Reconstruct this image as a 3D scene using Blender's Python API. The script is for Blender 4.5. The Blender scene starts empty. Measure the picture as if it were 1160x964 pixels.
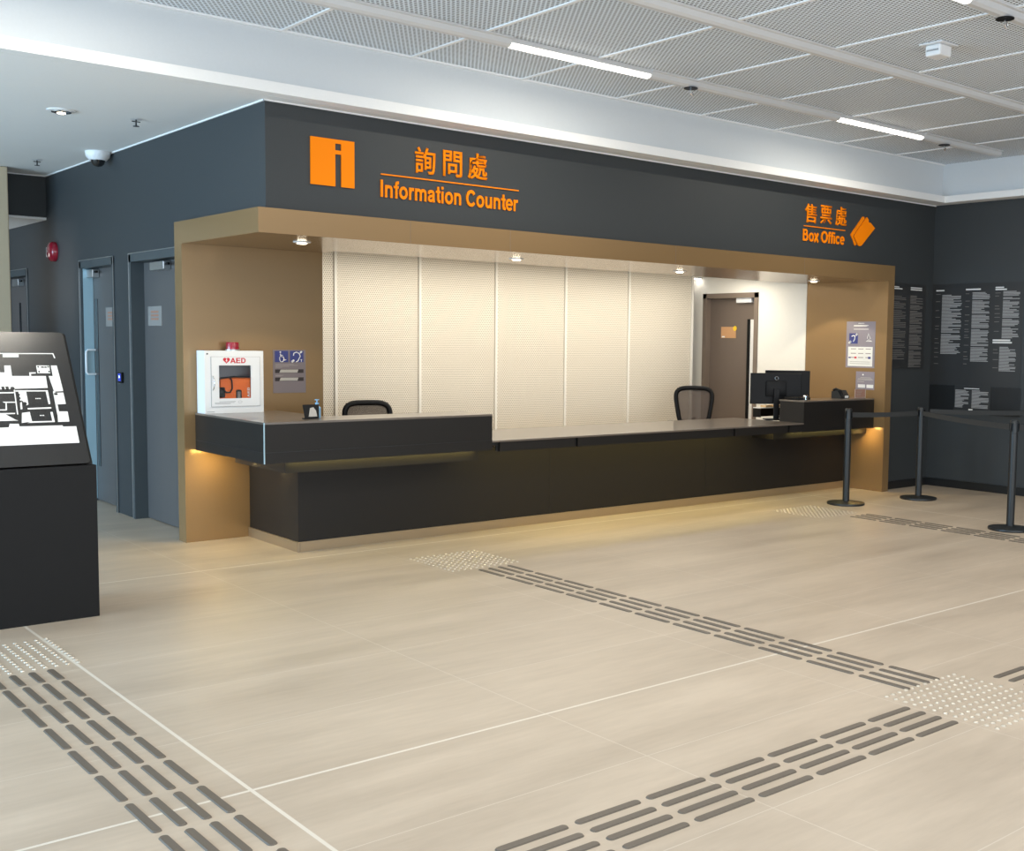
import bpy, bmesh, math, random
from mathutils import Vector, Matrix
random.seed(7)
PI = math.pi
SC = bpy.context.scene
COL = SC.collection

# ------------------------------------------------------------------ camera
W, H = 1160, 964
F, PITCH, ROLL, YAW = 1286.72, math.radians(4.610), math.radians(0.8151), math.radians(41.5177)
CAM = Vector((-3.2741, -7.3686, 1.6))
PPX, PPY = 701.10, 491.51
fw = Vector((math.sin(YAW)*math.cos(PITCH), math.cos(YAW)*math.cos(PITCH), -math.sin(PITCH)))
rt = Vector((math.cos(YAW), -math.sin(YAW), 0))
up = rt.cross(fw)
r2 = math.cos(ROLL)*rt + math.sin(ROLL)*up
u2 = -math.sin(ROLL)*rt + math.cos(ROLL)*up
cd = bpy.data.cameras.new('camera')
cam = bpy.data.objects.new('camera', cd)
COL.objects.link(cam)
M3 = Matrix((r2, u2, -fw)).transposed()
cam.matrix_world = Matrix.Translation(CAM) @ M3.to_4x4()
cd.sensor_fit = 'HORIZONTAL'
cd.sensor_width = 36
cd.lens = F/W*36
cd.shift_x = (W/2-PPX)/W
cd.shift_y = (PPY-H/2)/W
cd.clip_start = 0.05
cd.clip_end = 200
SC.camera = cam

# ------------------------------------------------------------------ world and exposure
wd = bpy.data.worlds.new('world')
SC.world = wd
wd.use_nodes = True
bg = wd.node_tree.nodes['Background']
bg.inputs[0].default_value = (0.78, 0.89, 1.0, 1)
bg.inputs[1].default_value = 0.92
SC.view_settings.view_transform = 'Standard'
SC.view_settings.look = 'None'
SC.view_settings.gamma = 1
SC.view_settings.use_curve_mapping = False
SC.view_settings.exposure = 0.0


def light(name, kind, loc, energy, color, target=None, **kw):
    d = bpy.data.lights.new(name, kind)
    d.energy = energy
    d.color = color
    for k, v in kw.items():
        setattr(d, k, v)
    o = bpy.data.objects.new(name, d)
    o.location = loc
    if target is not None:
        dv = Vector(target)-Vector(loc)
        o.rotation_euler = dv.to_track_quat('-Z', 'Y').to_euler()
    COL.objects.link(o)
    return o


# daylight through the glazed front of the hall, behind and to the left of the camera
light('daylight_front', 'AREA', (-1.0, -11.5, 1.3), 420, (0.86, 0.93, 1.0), (2.0, 0.0, 3.2),
      shape='RECTANGLE', size=12, size_y=3.2)
light('daylight_side', 'AREA', (-8.5, 0.5, 1.5), 760, (0.46, 0.74, 1.0), (0.0, 1.0, 3.2),
      shape='RECTANGLE', size=7, size_y=2.8)
# general hall lamps further back along the hall
light('hall_lamps', 'AREA', (1.5, -5.2, 3.5), 150, (1.0, 0.95, 0.88), (1.5, -5.2, 0.0),
      shape='RECTANGLE', size=9, size_y=4)
# office ceiling lamps behind the counter
light('office_lamps', 'AREA', (4.2, 1.9, 2.38), 68, (1.0, 0.93, 0.80), (4.2, 2.1, 0.0),
      shape='RECTANGLE', size=5.4, size_y=0.5)

light('corridor_lamp', 'POINT', (-1.3, 6.8, 2.1), 20, (1.0, 0.95, 0.88), shadow_soft_size=0.25)

# ------------------------------------------------------------------ materials
MATS = {}


def mat(name, col, rough=0.5, metal=0.0, spec=0.5, emit=None, es=0.0, coat=0.0):
    m = bpy.data.materials.new(name)
    m.use_nodes = True
    b = m.node_tree.nodes['Principled BSDF']
    b.inputs['Base Color'].default_value = (*col, 1)
    b.inputs['Roughness'].default_value = rough
    b.inputs['Metallic'].default_value = metal
    b.inputs['Specular IOR Level'].default_value = spec
    b.inputs['Coat Weight'].default_value = coat
    if emit:
        b.inputs['Emission Color'].default_value = (*emit, 1)
        b.inputs['Emission Strength'].default_value = es
    MATS[name] = m
    return m


class NT:
    def __init__(self, m):
        self.t = m.node_tree
        self.b = self.t.nodes['Principled BSDF']

    def n(self, typ, **kw):
        x = self.t.nodes.new(typ)
        for k, v in kw.items():
            setattr(x, k, v)
        return x

    def l(self, a, b):
        self.t.links.new(a, b)

    def math(self, op, a, b=None, c=None):
        x = self.n('ShaderNodeMath', operation=op)
        for i, v in enumerate((a, b, c)):
            if v is None:
                continue
            if isinstance(v, (int, float)):
                x.inputs[i].default_value = v
            else:
                self.l(v, x.inputs[i])
        return x.outputs[0]

    def xyz(self):
        tc = self.n('ShaderNodeTexCoord')
        s = self.n('ShaderNodeSeparateXYZ')
        self.l(tc.outputs['Object'], s.inputs[0])
        return tc.outputs['Object'], s.outputs[0], s.outputs[1], s.outputs[2]

    def mix(self, fac, a, b):
        x = self.n('ShaderNodeMix', data_type='RGBA')
        if isinstance(fac, (int, float)):
            x.inputs[0].default_value = fac
        else:
            self.l(fac, x.inputs[0])
        for i, v in ((6, a), (7, b)):
            if isinstance(v, tuple):
                x.inputs[i].default_value = (*v, 1)
            else:
                self.l(v, x.inputs[i])
        return x.outputs[2]

    def noise(self, vec, scale, detail=3, rough=0.55, stretch=None):
        if stretch:
            mp = self.n('ShaderNodeMapping')
            self.l(vec, mp.inputs[0])
            mp.inputs['Scale'].default_value = stretch
            vec = mp.outputs[0]
        x = self.n('ShaderNodeTexNoise')
        self.l(vec, x.inputs['Vector'])
        x.inputs['Scale'].default_value = scale
        x.inputs['Detail'].default_value = detail
        x.inputs['Roughness'].default_value = rough
        return x.outputs['Fac']

    def band(self, v, period, offset, half):
        """1 inside a line of half-width 'half' repeated every 'period'."""
        a = self.math('SUBTRACT', v, offset)
        a = self.math('DIVIDE', a, period)
        fr = self.math('FRACT', self.math('ADD', a, 0.5))
        d = self.math('ABSOLUTE', self.math('SUBTRACT', fr, 0.5))
        return self.math('LESS_THAN', self.math('MULTIPLY', d, period), half)

    def bump(self, h, strength, dist):
        x = self.n('ShaderNodeBump')
        x.inputs['Strength'].default_value = strength
        x.inputs['Distance'].default_value = dist
        self.l(h, x.inputs['Height'])
        self.l(x.outputs[0], self.b.inputs['Normal'])


def speckle(m, amount=0.25, scale=120, bump=0.05, rvar=0.0):
    """fine grain in colour + a light bump, for painted and laminated surfaces"""
    t = NT(m)
    v, *_ = t.xyz()
    c = tuple(t.b.inputs['Base Color'].default_value)[:3]
    f = t.noise(v, scale, 2)
    t.l(t.mix(f, tuple(x*(1-amount) for x in c), tuple(min(1, x*(1+amount)) for x in c)), t.b.inputs['Base Color'])
    if bump:
        t.bump(f, bump, 0.002)
    return m


# floor tiles
m = mat('floor_tile', (0.60, 0.51, 0.40), 0.36, spec=0.5)
t = NT(m)
v, x, y, z = t.xyz()
n1 = t.noise(v, 1.6, 5, 0.6, (0.35, 2.2, 1))
n2 = t.noise(v, 0.5, 3, 0.5)
n3 = t.noise(v, 9, 4, 0.6, (0.5, 3.0, 1))
nn = t.math('ADD', t.math('MULTIPLY', n1, 0.55), t.math('ADD', t.math('MULTIPLY', n2, 0.25), t.math('MULTIPLY', n3, 0.2)))
cr = t.n('ShaderNodeValToRGB')
t.l(nn, cr.inputs[0])
cr.color_ramp.elements[0].position = 0.34
cr.color_ramp.elements[0].color = (0.39, 0.318, 0.243, 1)
cr.color_ramp.elements[1].position = 0.62
cr.color_ramp.elements[1].color = (0.545, 0.452, 0.352, 1)
fx = t.band(x, 1.316, -1.645, 0.0022)
fy = t.band(y, 0.6415, -3.592, 0.0022)
fine = t.math('MAXIMUM', fx, fy)
gx = t.band(x, 1.316*6, -1.645, 0.0075)
gy = t.band(y, 0.6415*6, -3.592, 0.0075)
thick = t.math('MAXIMUM', gx, gy)
c = t.mix(t.math('MULTIPLY', fine, 0.55), cr.outputs[0], (0.66, 0.60, 0.52))
c = t.mix(thick, c, (0.68, 0.62, 0.53))
t.l(c, t.b.inputs['Base Color'])
t.l(t.math('ADD', t.math('MULTIPLY', nn, 0.2), 0.27), t.b.inputs['Roughness'])

speckle(mat('slate_paint', (0.041, 0.046, 0.049), 0.55, spec=0.35), 0.15, 200)
speckle(mat('white_paint', (0.88, 0.88, 0.87), 0.7, spec=0.2), 0.02, 60, 0.02)
speckle(mat('pale_grey_paint', (0.68, 0.71, 0.73), 0.7, spec=0.2), 0.02, 60, 0.02)
speckle(mat('cream_paint', (0.86, 0.83, 0.76), 0.7, spec=0.2), 0.02, 60, 0.02)
speckle(mat('gold_laminate', (0.295, 0.183, 0.082), 0.22, 0.3, 0.55), 0.12, 500, 0.03)
speckle(mat('black_laminate', (0.0120, 0.0105, 0.0095), 0.45, spec=0.35), 0.3, 300, 0.04)
speckle(mat('desk_top', (0.13, 0.105, 0.085), 0.32, spec=1.0, coat=0.5), 0.2, 300, 0.02)
speckle(mat('plinth_metal', (0.42, 0.33, 0.22), 0.35, 0.7), 0.1, 200, 0.02)
speckle(mat('kiosk_black', (0.0062, 0.0062, 0.0066), 0.55, spec=0.25), 0.25, 300, 0.04)
mat('kiosk_screen', (0.010, 0.008, 0.007), 0.26, spec=0.8, coat=0.35)
MATS['kiosk_screen'].node_tree.nodes['Principled BSDF'].inputs['Coat Roughness'].default_value = 0.18
mat('map_white', (0.86, 0.85, 0.82), 0.5, emit=(1, 0.97, 0.92), es=0.06)
mat('orange_sign', (1.0, 0.25, 0.0), 0.6, spec=0.15)
mat('white_enamel', (0.84, 0.84, 0.84), 0.35)
mat('white_plastic', (0.75, 0.76, 0.77), 0.4)
mat('red_plastic', (0.30, 0.008, 0.024), 0.25, coat=0.5)
mat('red_ink', (0.62, 0.01, 0.03), 0.5)
mat('black_plastic', (0.0045, 0.0045, 0.005), 0.45, spec=0.2)
mat('black_rubber', (0.02, 0.02, 0.02), 0.7)
mat('charcoal_metal', (0.035, 0.038, 0.040), 0.38, 0.5)
mat('belt_fabric', (0.032, 0.034, 0.035), 0.8)
mat('chrome', (0.75, 0.75, 0.76), 0.18, 1.0)
mat('steel', (0.55, 0.57, 0.58), 0.35, 0.9)
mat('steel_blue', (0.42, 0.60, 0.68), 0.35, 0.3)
mat('dark_glass', (0.01, 0.011, 0.012), 0.08, spec=0.7)
speckle(mat('door_grey', (0.100, 0.094, 0.092), 0.45), 0.08, 150, 0.02)
mat('door_frame', (0.055, 0.068, 0.075), 0.4)
speckle(mat('door_brown', (0.15, 0.115, 0.092), 0.5), 0.08, 150, 0.02)
mat('door_frame_brown', (0.20, 0.155, 0.12), 0.45)
mat('paper_grey', (0.25, 0.235, 0.22), 0.6)
mat('paper_orange', (0.55, 0.30, 0.14), 0.6)
mat('paper_white', (0.80, 0.79, 0.76), 0.6)
mat('orange_print', (0.36, 0.18, 0.12), 0.6)
mat('yellow', (0.85, 0.55, 0.02), 0.5)
mat('sign_blue', (0.035, 0.045, 0.20), 0.5)
mat('film_grey', (0.20, 0.165, 0.17), 0.3)
mat('film_lilac', (0.27, 0.24, 0.28), 0.25)
mat('slider_dark', (0.022, 0.012, 0.010), 0.4)
mat('slider_pale', (0.45, 0.42, 0.38), 0.5)
mat('text_grey', (0.34, 0.34, 0.34), 0.6)
mat('text_dim', (0.17, 0.16, 0.15), 0.6)
mat('text_white', (0.72, 0.72, 0.71), 0.6)
mat('text_faint', (0.32, 0.28, 0.27), 0.6)
mat('poster_black', (0.026, 0.027, 0.028), 0.4)
mat('poster_dark', (0.010, 0.011, 0.012), 0.35)
mat('case_orange', (0.90, 0.17, 0.015), 0.55)
mat('case_black', (0.02, 0.02, 0.022), 0.6)
mat('cabinet_inside', (0.30, 0.32, 0.34), 0.5)
mat('tactile_grey', (0.135, 0.112, 0.088), 0.45, 0.15)
mat('stud_steel', (0.62, 0.56, 0.47), 0.3, 0.6)
mat('light_rail', (0.66, 0.66, 0.66), 0.45, 0.1)
mat('seam_white', (0.88, 0.88, 0.88), 0.5)
mat('led_white', (1, 1, 1), 0.5, emit=(1.0, 0.95, 0.86), es=7)
mat('led_warm', (1, 1, 1), 0.5, emit=(1.0, 0.86, 0.62), es=12)
mat('led_amber', (1, 1, 1), 0.5, emit=(1.0, 0.68, 0.24), es=10)
mat('reader_blue', (0.02, 0.04, 0.25), 0.3, emit=(0.03, 0.07, 0.8), es=0.5)
mat('reader_light', (0.5, 0.6, 1), 0.3, emit=(0.5, 0.65, 1.0), es=3)
mat('blue_gel', (0.22, 0.42, 0.62), 0.15)
mat('acrylic_pink', (0.36, 0.20, 0.16), 0.12, spec=0.7)
mat('beige_column', (0.50, 0.40, 0.27), 0.6)
mat('wood_paper', (0.62, 0.42, 0.22), 0.6)

# clear glass for the AED cabinet window
m = mat('clear_glass', (1, 1, 1), 0.03)
b = m.node_tree.nodes['Principled BSDF']
b.inputs['Transmission Weight'].default_value = 1.0
b.inputs['IOR'].default_value = 1.2

# mesh fabric of chair backs: half open weave
m = mat('mesh_fabric', (0.13, 0.10, 0.085), 0.8)
t = NT(m)
v, x, y, z = t.xyz()
s1 = t.math('SINE', t.math('MULTIPLY', t.math('ADD', x, z), 900))
s2 = t.math('SINE', t.math('MULTIPLY', t.math('SUBTRACT', x, z), 900))
a = t.math('GREATER_THAN', t.math('MULTIPLY', s1, s2), -0.25)
t.l(t.math('ADD', t.math('MULTIPLY', a, 0.55), 0.28), t.b.inputs['Alpha'])

# perforated steel wall panels: staggered round holes
m = mat('perforated_cream', (0.72, 0.64, 0.50), 0.5)
t = NT(m)
v, x, y, z = t.xyz()
P = 0.022
u = t.math('DIVIDE', x, P)
w = t.math('DIVIDE', z, P*0.87)
row = t.math('FLOOR', w)
u = t.math('ADD', u, t.math('MULTIPLY', t.math('MODULO', row, 2), 0.5))
du = t.math('SUBTRACT', t.math('FRACT', u), 0.5)
dw = t.math('MULTIPLY', t.math('SUBTRACT', t.math('FRACT', w), 0.5), 0.87)
r = t.math('SQRT', t.math('ADD', t.math('MULTIPLY', du, du), t.math('MULTIPLY', dw, dw)))
hole = t.math('LESS_THAN', r, 0.27)
t.l(t.mix(hole, (0.80, 0.745, 0.64), (0.40, 0.34, 0.26)), t.b.inputs['Base Color'])

# expanded-metal ceiling: rows of slots
m = mat('ceiling_mesh', (0.6, 0.6, 0.6), 0.8, 0.0, 0.2)
t = NT(m)
v, x, y, z = t.xyz()
PX, PY = 0.034, 0.026
w = t.math('DIVIDE', y, PY)
row = t.math('FLOOR', w)
u = t.math('ADD', t.math('DIVIDE', x, PX), t.math('MULTIPLY', t.math('MODULO', row, 2), 0.5))
du = t.math('MULTIPLY', t.math('SUBTRACT', t.math('FRACT', u), 0.5), 1.0)
dw = t.math('MULTIPLY', t.math('SUBTRACT', t.math('FRACT', w), 0.5), 1.35)
r = t.math('SQRT', t.math('ADD', t.math('MULTIPLY', du, du), t.math('MULTIPLY', dw, dw)))
hole = t.math('LESS_THAN', r, 0.34)
t.l(t.mix(hole, (0.78, 0.84, 0.90), (0.11, 0.115, 0.12)), t.b.inputs['Base Color'])


# ------------------------------------------------------------------ mesh helpers
class MB:
    def __init__(self):
        self.bm = bmesh.new()

    def box(self, x0, y0, z0, x1, y1, z1, bevel=0.0, seg=2):
        g = bmesh.ops.create_cube(self.bm, size=1)
        vs = g['verts']
        c = Vector(((x0+x1)/2, (y0+y1)/2, (z0+z1)/2))
        s = Vector((abs(x1-x0), abs(y1-y0), abs(z1-z0)))
        for v in vs:
            v.co = Vector((v.co.x*s.x, v.co.y*s.y, v.co.z*s.z))+c
        if bevel > 0:
            es = list({e for v in vs for e in v.link_edges})
            bmesh.ops.bevel(self.bm, geom=es, offset=bevel, segments=seg, affect='EDGES', profile=0.5)
        return self

    def cyl(self, c, r, h, seg=24, axis='z', r2=None):
        g = bmesh.ops.create_cone(self.bm, cap_ends=True, segments=seg, radius1=r,
                                  radius2=r if r2 is None else r2, depth=h)
        R = {'z': Matrix.Identity(3), 'x': Matrix.Rotation(PI/2, 3, 'Y'), 'y': Matrix.Rotation(-PI/2, 3, 'X')}[axis]
        for v in g['verts']:
            v.co = R @ v.co + Vector(c)
        return self

    def lathe(self, c, prof, seg=28, axis='z'):
        """prof: list of (radius, height) from bottom to top"""
        R = {'z': Matrix.Identity(3), 'x': Matrix.Rotation(PI/2, 3, 'Y'), 'y': Matrix.Rotation(-PI/2, 3, 'X')}[axis]
        rings = []
        for r, h in prof:
            if r < 1e-6:
                rings.append([self.bm.verts.new(R @ Vector((0, 0, h)) + Vector(c))])
            else:
                rings.append([self.bm.verts.new(R @ Vector((r*math.cos(2*PI*i/seg), r*math.sin(2*PI*i/seg), h)) + Vector(c)) for i in range(seg)])
        for a, b in zip(rings, rings[1:]):
            for i in range(seg):
                j = (i+1) % seg
                if len(a) == 1 and len(b) == 1:
                    continue
                if len(a) == 1:
                    self.bm.faces.new((a[0], b[j], b[i]))
                elif len(b) == 1:
                    self.bm.faces.new((a[i], a[j], b[0]))
                else:
                    self.bm.faces.new((a[i], a[j], b[j], b[i]))
        for rg, flip in ((rings[0], True), (rings[-1], False)):
            if len(rg) > 1:
                self.bm.faces.new(rg[::-1] if flip else rg)
        return self

    def tube(self, pts, r, seg=10, closed=False):
        pts = [Vector(p) for p in pts]
        n = len(pts)
        rings = []
        prev = None
        for i, p in enumerate(pts):
            a = pts[(i-1) % n] if (closed or i > 0) else p
            b = pts[(i+1) % n] if (closed or i < n-1) else p
            d = (b-a).normalized()
            if prev is None:
                s = d.cross(Vector((0, 0, 1)))
                if s.length < 1e-3:
                    s = d.cross(Vector((1, 0, 0)))
            else:
                s = prev - d*prev.dot(d)
            s.normalize()
            prev = s
            q = d.cross(s)
            rings.append([self.bm.verts.new(p + r*(math.cos(2*PI*k/seg)*s + math.sin(2*PI*k/seg)*q)) for k in range(seg)])
        m = n if closed else n-1
        for i in range(m):
            a, b = rings[i], rings[(i+1) % n]
            for k in range(seg):
                self.bm.faces.new((a[k], a[(k+1) % seg], b[(k+1) % seg], b[k]))
        if not closed:
            self.bm.faces.new(rings[0][::-1])
            self.bm.faces.new(rings[-1])
        return self

    def poly(self, pts2, org, ux, uy, th):
        """extruded polygon: 2-D points on a plane (org, ux, uy), thickness th along ux x uy"""
        org, ux, uy = Vector(org), Vector(ux), Vector(uy)
        n = ux.cross(uy)
        base = [self.bm.verts.new(org+ux*a+uy*b) for a, b in pts2]
        top = [self.bm.verts.new(org+ux*a+uy*b+n*th) for a, b in pts2]
        k = len(base)
        self.bm.faces.new(base[::-1])
        self.bm.faces.new(top)
        for i in range(k):
            j = (i+1) % k
            self.bm.faces.new((base[i], base[j], top[j], top[i]))
        return self

    def build(self, name, material, parent=None, smooth=False, local=False):
        bm = self.bm
        bmesh.ops.recalc_face_normals(bm, faces=bm.faces[:])
        if parent is not None and not local:
            o = Vector(parent['_org']) if '_org' in parent.keys() else Vector((0, 0, 0))
            bmesh.ops.translate(bm, verts=bm.verts[:], vec=-o)
        me = bpy.data.meshes.new(name)
        bm.to_mesh(me)
        bm.free()
        if smooth:
            me.shade_smooth()
            try:
                me.set_sharp_from_angle(angle=math.radians(40))
            except Exception:
                pass
        me.materials.append(MATS[material])
        ob = bpy.data.objects.new(name, me)
        COL.objects.link(ob)
        if parent is not None:
            ob.parent = parent
            if '_org' in parent.keys():
                ob['_org'] = parent['_org']
        else:
            ob['_org'] = (0.0, 0.0, 0.0)
        return ob


def B(x0, y0, z0, x1, y1, z1, bevel=0.0):
    return MB().box(x0, y0, z0, x1, y1, z1, bevel)


def tag(o, label, cat, group=None, kind=None):
    o['label'] = label
    o['category'] = cat
    if group:
        o['group'] = group
    if kind:
        o['kind'] = kind
    return o


def thing(name, label, cat, loc=(0, 0, 0), group=None):
    o = bpy.data.objects.new(name, None)
    o.empty_display_size = 0.1
    COL.objects.link(o)
    o.location = loc
    o['_org'] = tuple(float(a) for a in loc)
    tag(o, label, cat, group)
    return o


def struct(name, mb, material, label=None):
    o = mb.build(name, material)
    o['kind'] = 'structure'
    if label:
        o['label'] = label
    return o


def recentre(o):
    """move a single-mesh thing's origin to its own base"""
    me = o.data
    xs = [v.co for v in me.vertices]
    c = Vector(((min(v.x for v in xs)+max(v.x for v in xs))/2, (min(v.y for v in xs)+max(v.y for v in xs))/2, min(v.z for v in xs)))
    me.transform(Matrix.Translation(-c))
    o.location = c
    return o


def copy_tree(o, parent=None):
    c = o.copy()
    COL.objects.link(c)
    if parent is not None:
        c.parent = parent
    for ch in list(o.children):
        copy_tree(ch, c)
    return c


def text(name, body, size, org, ux, uy, th, material, parent, bold=0.0, align='LEFT', width=None, height=None):
    """lettering as a mesh; org = lower-left corner of the written block"""
    cu = bpy.data.curves.new(name, 'FONT')
    cu.body = body
    cu.size = 1
    cu.offset = bold
    cu.resolution_u = 3
    tmp = bpy.data.objects.new('tmp', cu)
    COL.objects.link(tmp)
    dg = bpy.context.evaluated_depsgraph_get()
    me = bpy.data.meshes.new_from_object(tmp.evaluated_get(dg))
    bpy.data.objects.remove(tmp)
    bpy.data.curves.remove(cu)
    bm = bmesh.new()
    bm.from_mesh(me)
    bpy.data.meshes.remove(me)
    bmesh.ops.remove_doubles(bm, verts=bm.verts[:], dist=1e-5)
    x0 = min(v.co.x for v in bm.verts); x1 = max(v.co.x for v in bm.verts)
    y0 = min(v.co.y for v in bm.verts); y1 = max(v.co.y for v in bm.verts)
    sx = (width/(x1-x0)) if width else size
    sy = (height/(y1-y0)) if height else (sx if width else size)
    ux, uy = Vector(ux), Vector(uy)
    n = ux.cross(uy)
    r = bmesh.ops.extrude_face_region(bm, geom=bm.faces[:])
    for e in r['geom']:
        if isinstance(e, bmesh.types.BMVert):
            e.co.z += 1
    for v in bm.verts:
        v.co = Vector(org)+ux*((v.co.x-x0)*sx)+uy*((v.co.y-y0)*sy)+n*(v.co.z*th)
    mb = MB()
    mb.bm.free()
    mb.bm = bm
    return mb.build(name, material, parent)



def ell(cx, cy, rx, ry, a0, a1, n=18):
    return [(cx+rx*math.cos(math.radians(a0+(a1-a0)*k/n)), cy+ry*math.sin(math.radians(a0+(a1-a0)*k/n))) for k in range(n+1)]


def arch(x0, x1):
    return [(x0, 0.33), (x0+0.035, 0.41), (x0+0.10, 0.453), (x0+0.18, 0.458), (x1-0.055, 0.435), (x1-0.015, 0.39), (x1, 0.32), (x1, 0.0)]


# grotesque bold capitals and lower case as centre lines: (advance, [(width, points), ...])
SW = 0.128
GLYPH = {
    'I': (0.278, [(SW+0.01, [(0.14, 0), (0.14, 0.716)])]),
    'n': (0.611, [(SW, [(0.13, 0), (0.13, 0.519)]), (SW, arch(0.13, 0.475))]),
    'f': (0.333, [(SW, [(0.18, 0), (0.18, 0.56), (0.20, 0.635), (0.25, 0.66), (0.34, 0.664)]), (0.098, [(0.02, 0.470), (0.32, 0.470)])]),
    'o': (0.611, [(SW, ell(0.305, 0.26, 0.208, 0.208, 0, 360, 28))]),
    'r': (0.389, [(SW, [(0.13, 0), (0.13, 0.519)]), (SW, [(0.13, 0.32), (0.165, 0.405), (0.23, 0.448), (0.30, 0.458), (0.375, 0.452)])]),
    'm': (0.889, [(SW, [(0.13, 0), (0.13, 0.519)]), (SW, arch(0.13, 0.445)), (SW, arch(0.445, 0.760))]),
    'a': (0.556, [(SW, [(0.085, 0.345), (0.115, 0.42), (0.18, 0.455), (0.27, 0.460), (0.36, 0.445), (0.405, 0.40), (0.415, 0.33), (0.415, 0.13), (0.44, 0.0)]),
                  (0.112, [(0.415, 0.305), (0.33, 0.275), (0.2, 0.25), (0.125, 0.21), (0.1, 0.15), (0.13, 0.085), (0.2, 0.056), (0.28, 0.064), (0.36, 0.11), (0.41, 0.19)])]),
    't': (0.333, [(SW, [(0.18, 0.69), (0.18, 0.15), (0.195, 0.09), (0.24, 0.062), (0.33, 0.062)]), (0.098, [(0.02, 0.470), (0.32, 0.470)])]),
    'i': (0.278, [(SW, [(0.14, 0), (0.14, 0.519)]), (SW, [(0.14, 0.600), (0.14, 0.716)])]),
    'C': (0.722, [(0.138, ell(0.375, 0.358, 0.285, 0.300, 38, 322, 26))]),
    'u': (0.611, [(SW, [(0.13, 0.519), (0.13, 0.20), (0.15, 0.12), (0.2, 0.07), (0.28, 0.060), (0.36, 0.075), (0.43, 0.13), (0.475, 0.2)]), (SW, [(0.475, 0.519), (0.475, 0)])]),
    'e': (0.556, [(0.092, [(0.10, 0.262), (0.47, 0.262)]), (0.120, ell(0.285, 0.26, 0.205, 0.210, -2, 318, 26))]),
    'B': (0.722, [(0.138, [(0.14, 0), (0.14, 0.716)]), (0.118, [(0.14, 0.657), (0.40, 0.657), (0.49, 0.62), (0.52, 0.535), (0.49, 0.45), (0.40, 0.40), (0.14, 0.40)]),
                  (0.122, [(0.36, 0.40), (0.48, 0.385), (0.56, 0.32), (0.575, 0.22), (0.55, 0.12), (0.47, 0.067), (0.38, 0.061), (0.14, 0.061)])]),
    'x': (0.556, [(0.145, [(0.07, 0.519), (0.49, 0.0)]), (0.145, [(0.49, 0.519), (0.07, 0.0)])]),
    'O': (0.778, [(0.140, ell(0.39, 0.358, 0.310, 0.300, 0, 360, 32))]),
    'c': (0.556, [(0.124, ell(0.290, 0.26, 0.205, 0.208, 42, 318, 22))]),
    'A': (0.722, [(0.145, [(0.075, 0), (0.36, 0.70)]), (0.145, [(0.645, 0), (0.36, 0.70)]), (0.11, [(0.18, 0.215), (0.54, 0.215)])]),
    'E': (0.667, [(0.145, [(0.145, 0), (0.145, 0.716)]), (0.118, [(0.14, 0.657), (0.62, 0.657)]), (0.118, [(0.14, 0.37), (0.58, 0.37)]), (0.118, [(0.14, 0.059), (0.63, 0.059)])]),
    'D': (0.722, [(0.145, [(0.145, 0), (0.145, 0.716)]), (0.125, [(0.14, 0.653), (0.36, 0.653), (0.50, 0.61), (0.58, 0.50), (0.595, 0.36), (0.58, 0.22), (0.50, 0.11), (0.36, 0.063), (0.14, 0.063)])]),
}


def ribbon(pts, w):
    """outline of a stroked centre line with mitred corners"""
    n = len(pts)
    closed = math.dist(pts[0], pts[-1]) < 1e-6
    L, Rr = [], []
    for k in range(n):
        p = Vector(pts[k])
        a = Vector(pts[k-1]) if k > 0 else (Vector(pts[-2]) if closed else None)
        b = Vector(pts[k+1]) if k < n-1 else (Vector(pts[1]) if closed else None)
        d1 = (p-a).normalized() if a is not None else None
        d2 = (b-p).normalized() if b is not None else None
        d1 = d1 or d2
        d2 = d2 or d1
        t = (d1+d2).normalized()
        nn = Vector((-t.y, t.x))
        m_ = w/2/max(0.5, nn.dot(Vector((-d1.y, d1.x))))
        L.append(p+nn*m_)
        Rr.append(p-nn*m_)
    return L, Rr


def sign_text(name, body, org, ux, uy, width, height, th, material, parent):
    """bold grotesque lettering built stroke by stroke; org is the lower-left corner"""
    ux, uy = Vector(ux), Vector(uy)
    nv = ux.cross(uy)
    adv = 0
    items = []
    for ch in body:
        if ch == ' ':
            adv += 0.278
            continue
        a, st = GLYPH[ch]
        for w_, pts in st:
            items.append((w_, [(x+adv, y) for x, y in pts]))
        adv += a
    x0_ = min(min(p[0] for p in pts)-w_/2 for w_, pts in items)
    x1_ = max(max(p[0] for p in pts)+w_/2 for w_, pts in items)
    sx, sy = width/(x1_-x0_), height/0.716
    mb_ = MB()
    for k, (w_, pts) in enumerate(items):
        L, Rr = ribbon(pts, w_)
        t_ = th*(1+0.02*(k % 3))
        V = lambda p, h: mb_.bm.verts.new(Vector(org)+ux*((p[0]-x0_)*sx)+uy*(p[1]*sy)+nv*h)
        rows = [(V(l, 0), V(r, 0), V(r, t_), V(l, t_)) for l, r in zip(L, Rr)]
        for q0, q1 in zip(rows, rows[1:]):
            for j in range(4):
                mb_.bm.faces.new((q0[j], q0[(j+1) % 4], q1[(j+1) % 4], q1[j]))
        mb_.bm.faces.new(rows[0]); mb_.bm.faces.new(rows[-1][::-1])
    return mb_.build(name, material, parent)


XF = (1, 0, 0)      # writing on a wall that faces -Y
ZU = (0, 0, 1)
YB = (0, -1, 0)     # writing on a wall that faces -X reads towards -Y

# ------------------------------------------------------------------ structure
G = 0.0987           # fascia / left wall plane
ZC = 3.2014          # top of the dark walls
ZM = 3.64            # mesh ceiling
XR = 8.116           # right wall
YS = -0.145          # front of the white ledge
XS = 7.923

struct('floor', B(-9, -13, -0.12, 9, 11, 0.0), 'floor_tile')
struct('ceiling', B(-9, -13, ZM, 8.02, -0.045, ZM+0.06), 'ceiling_mesh')
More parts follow.
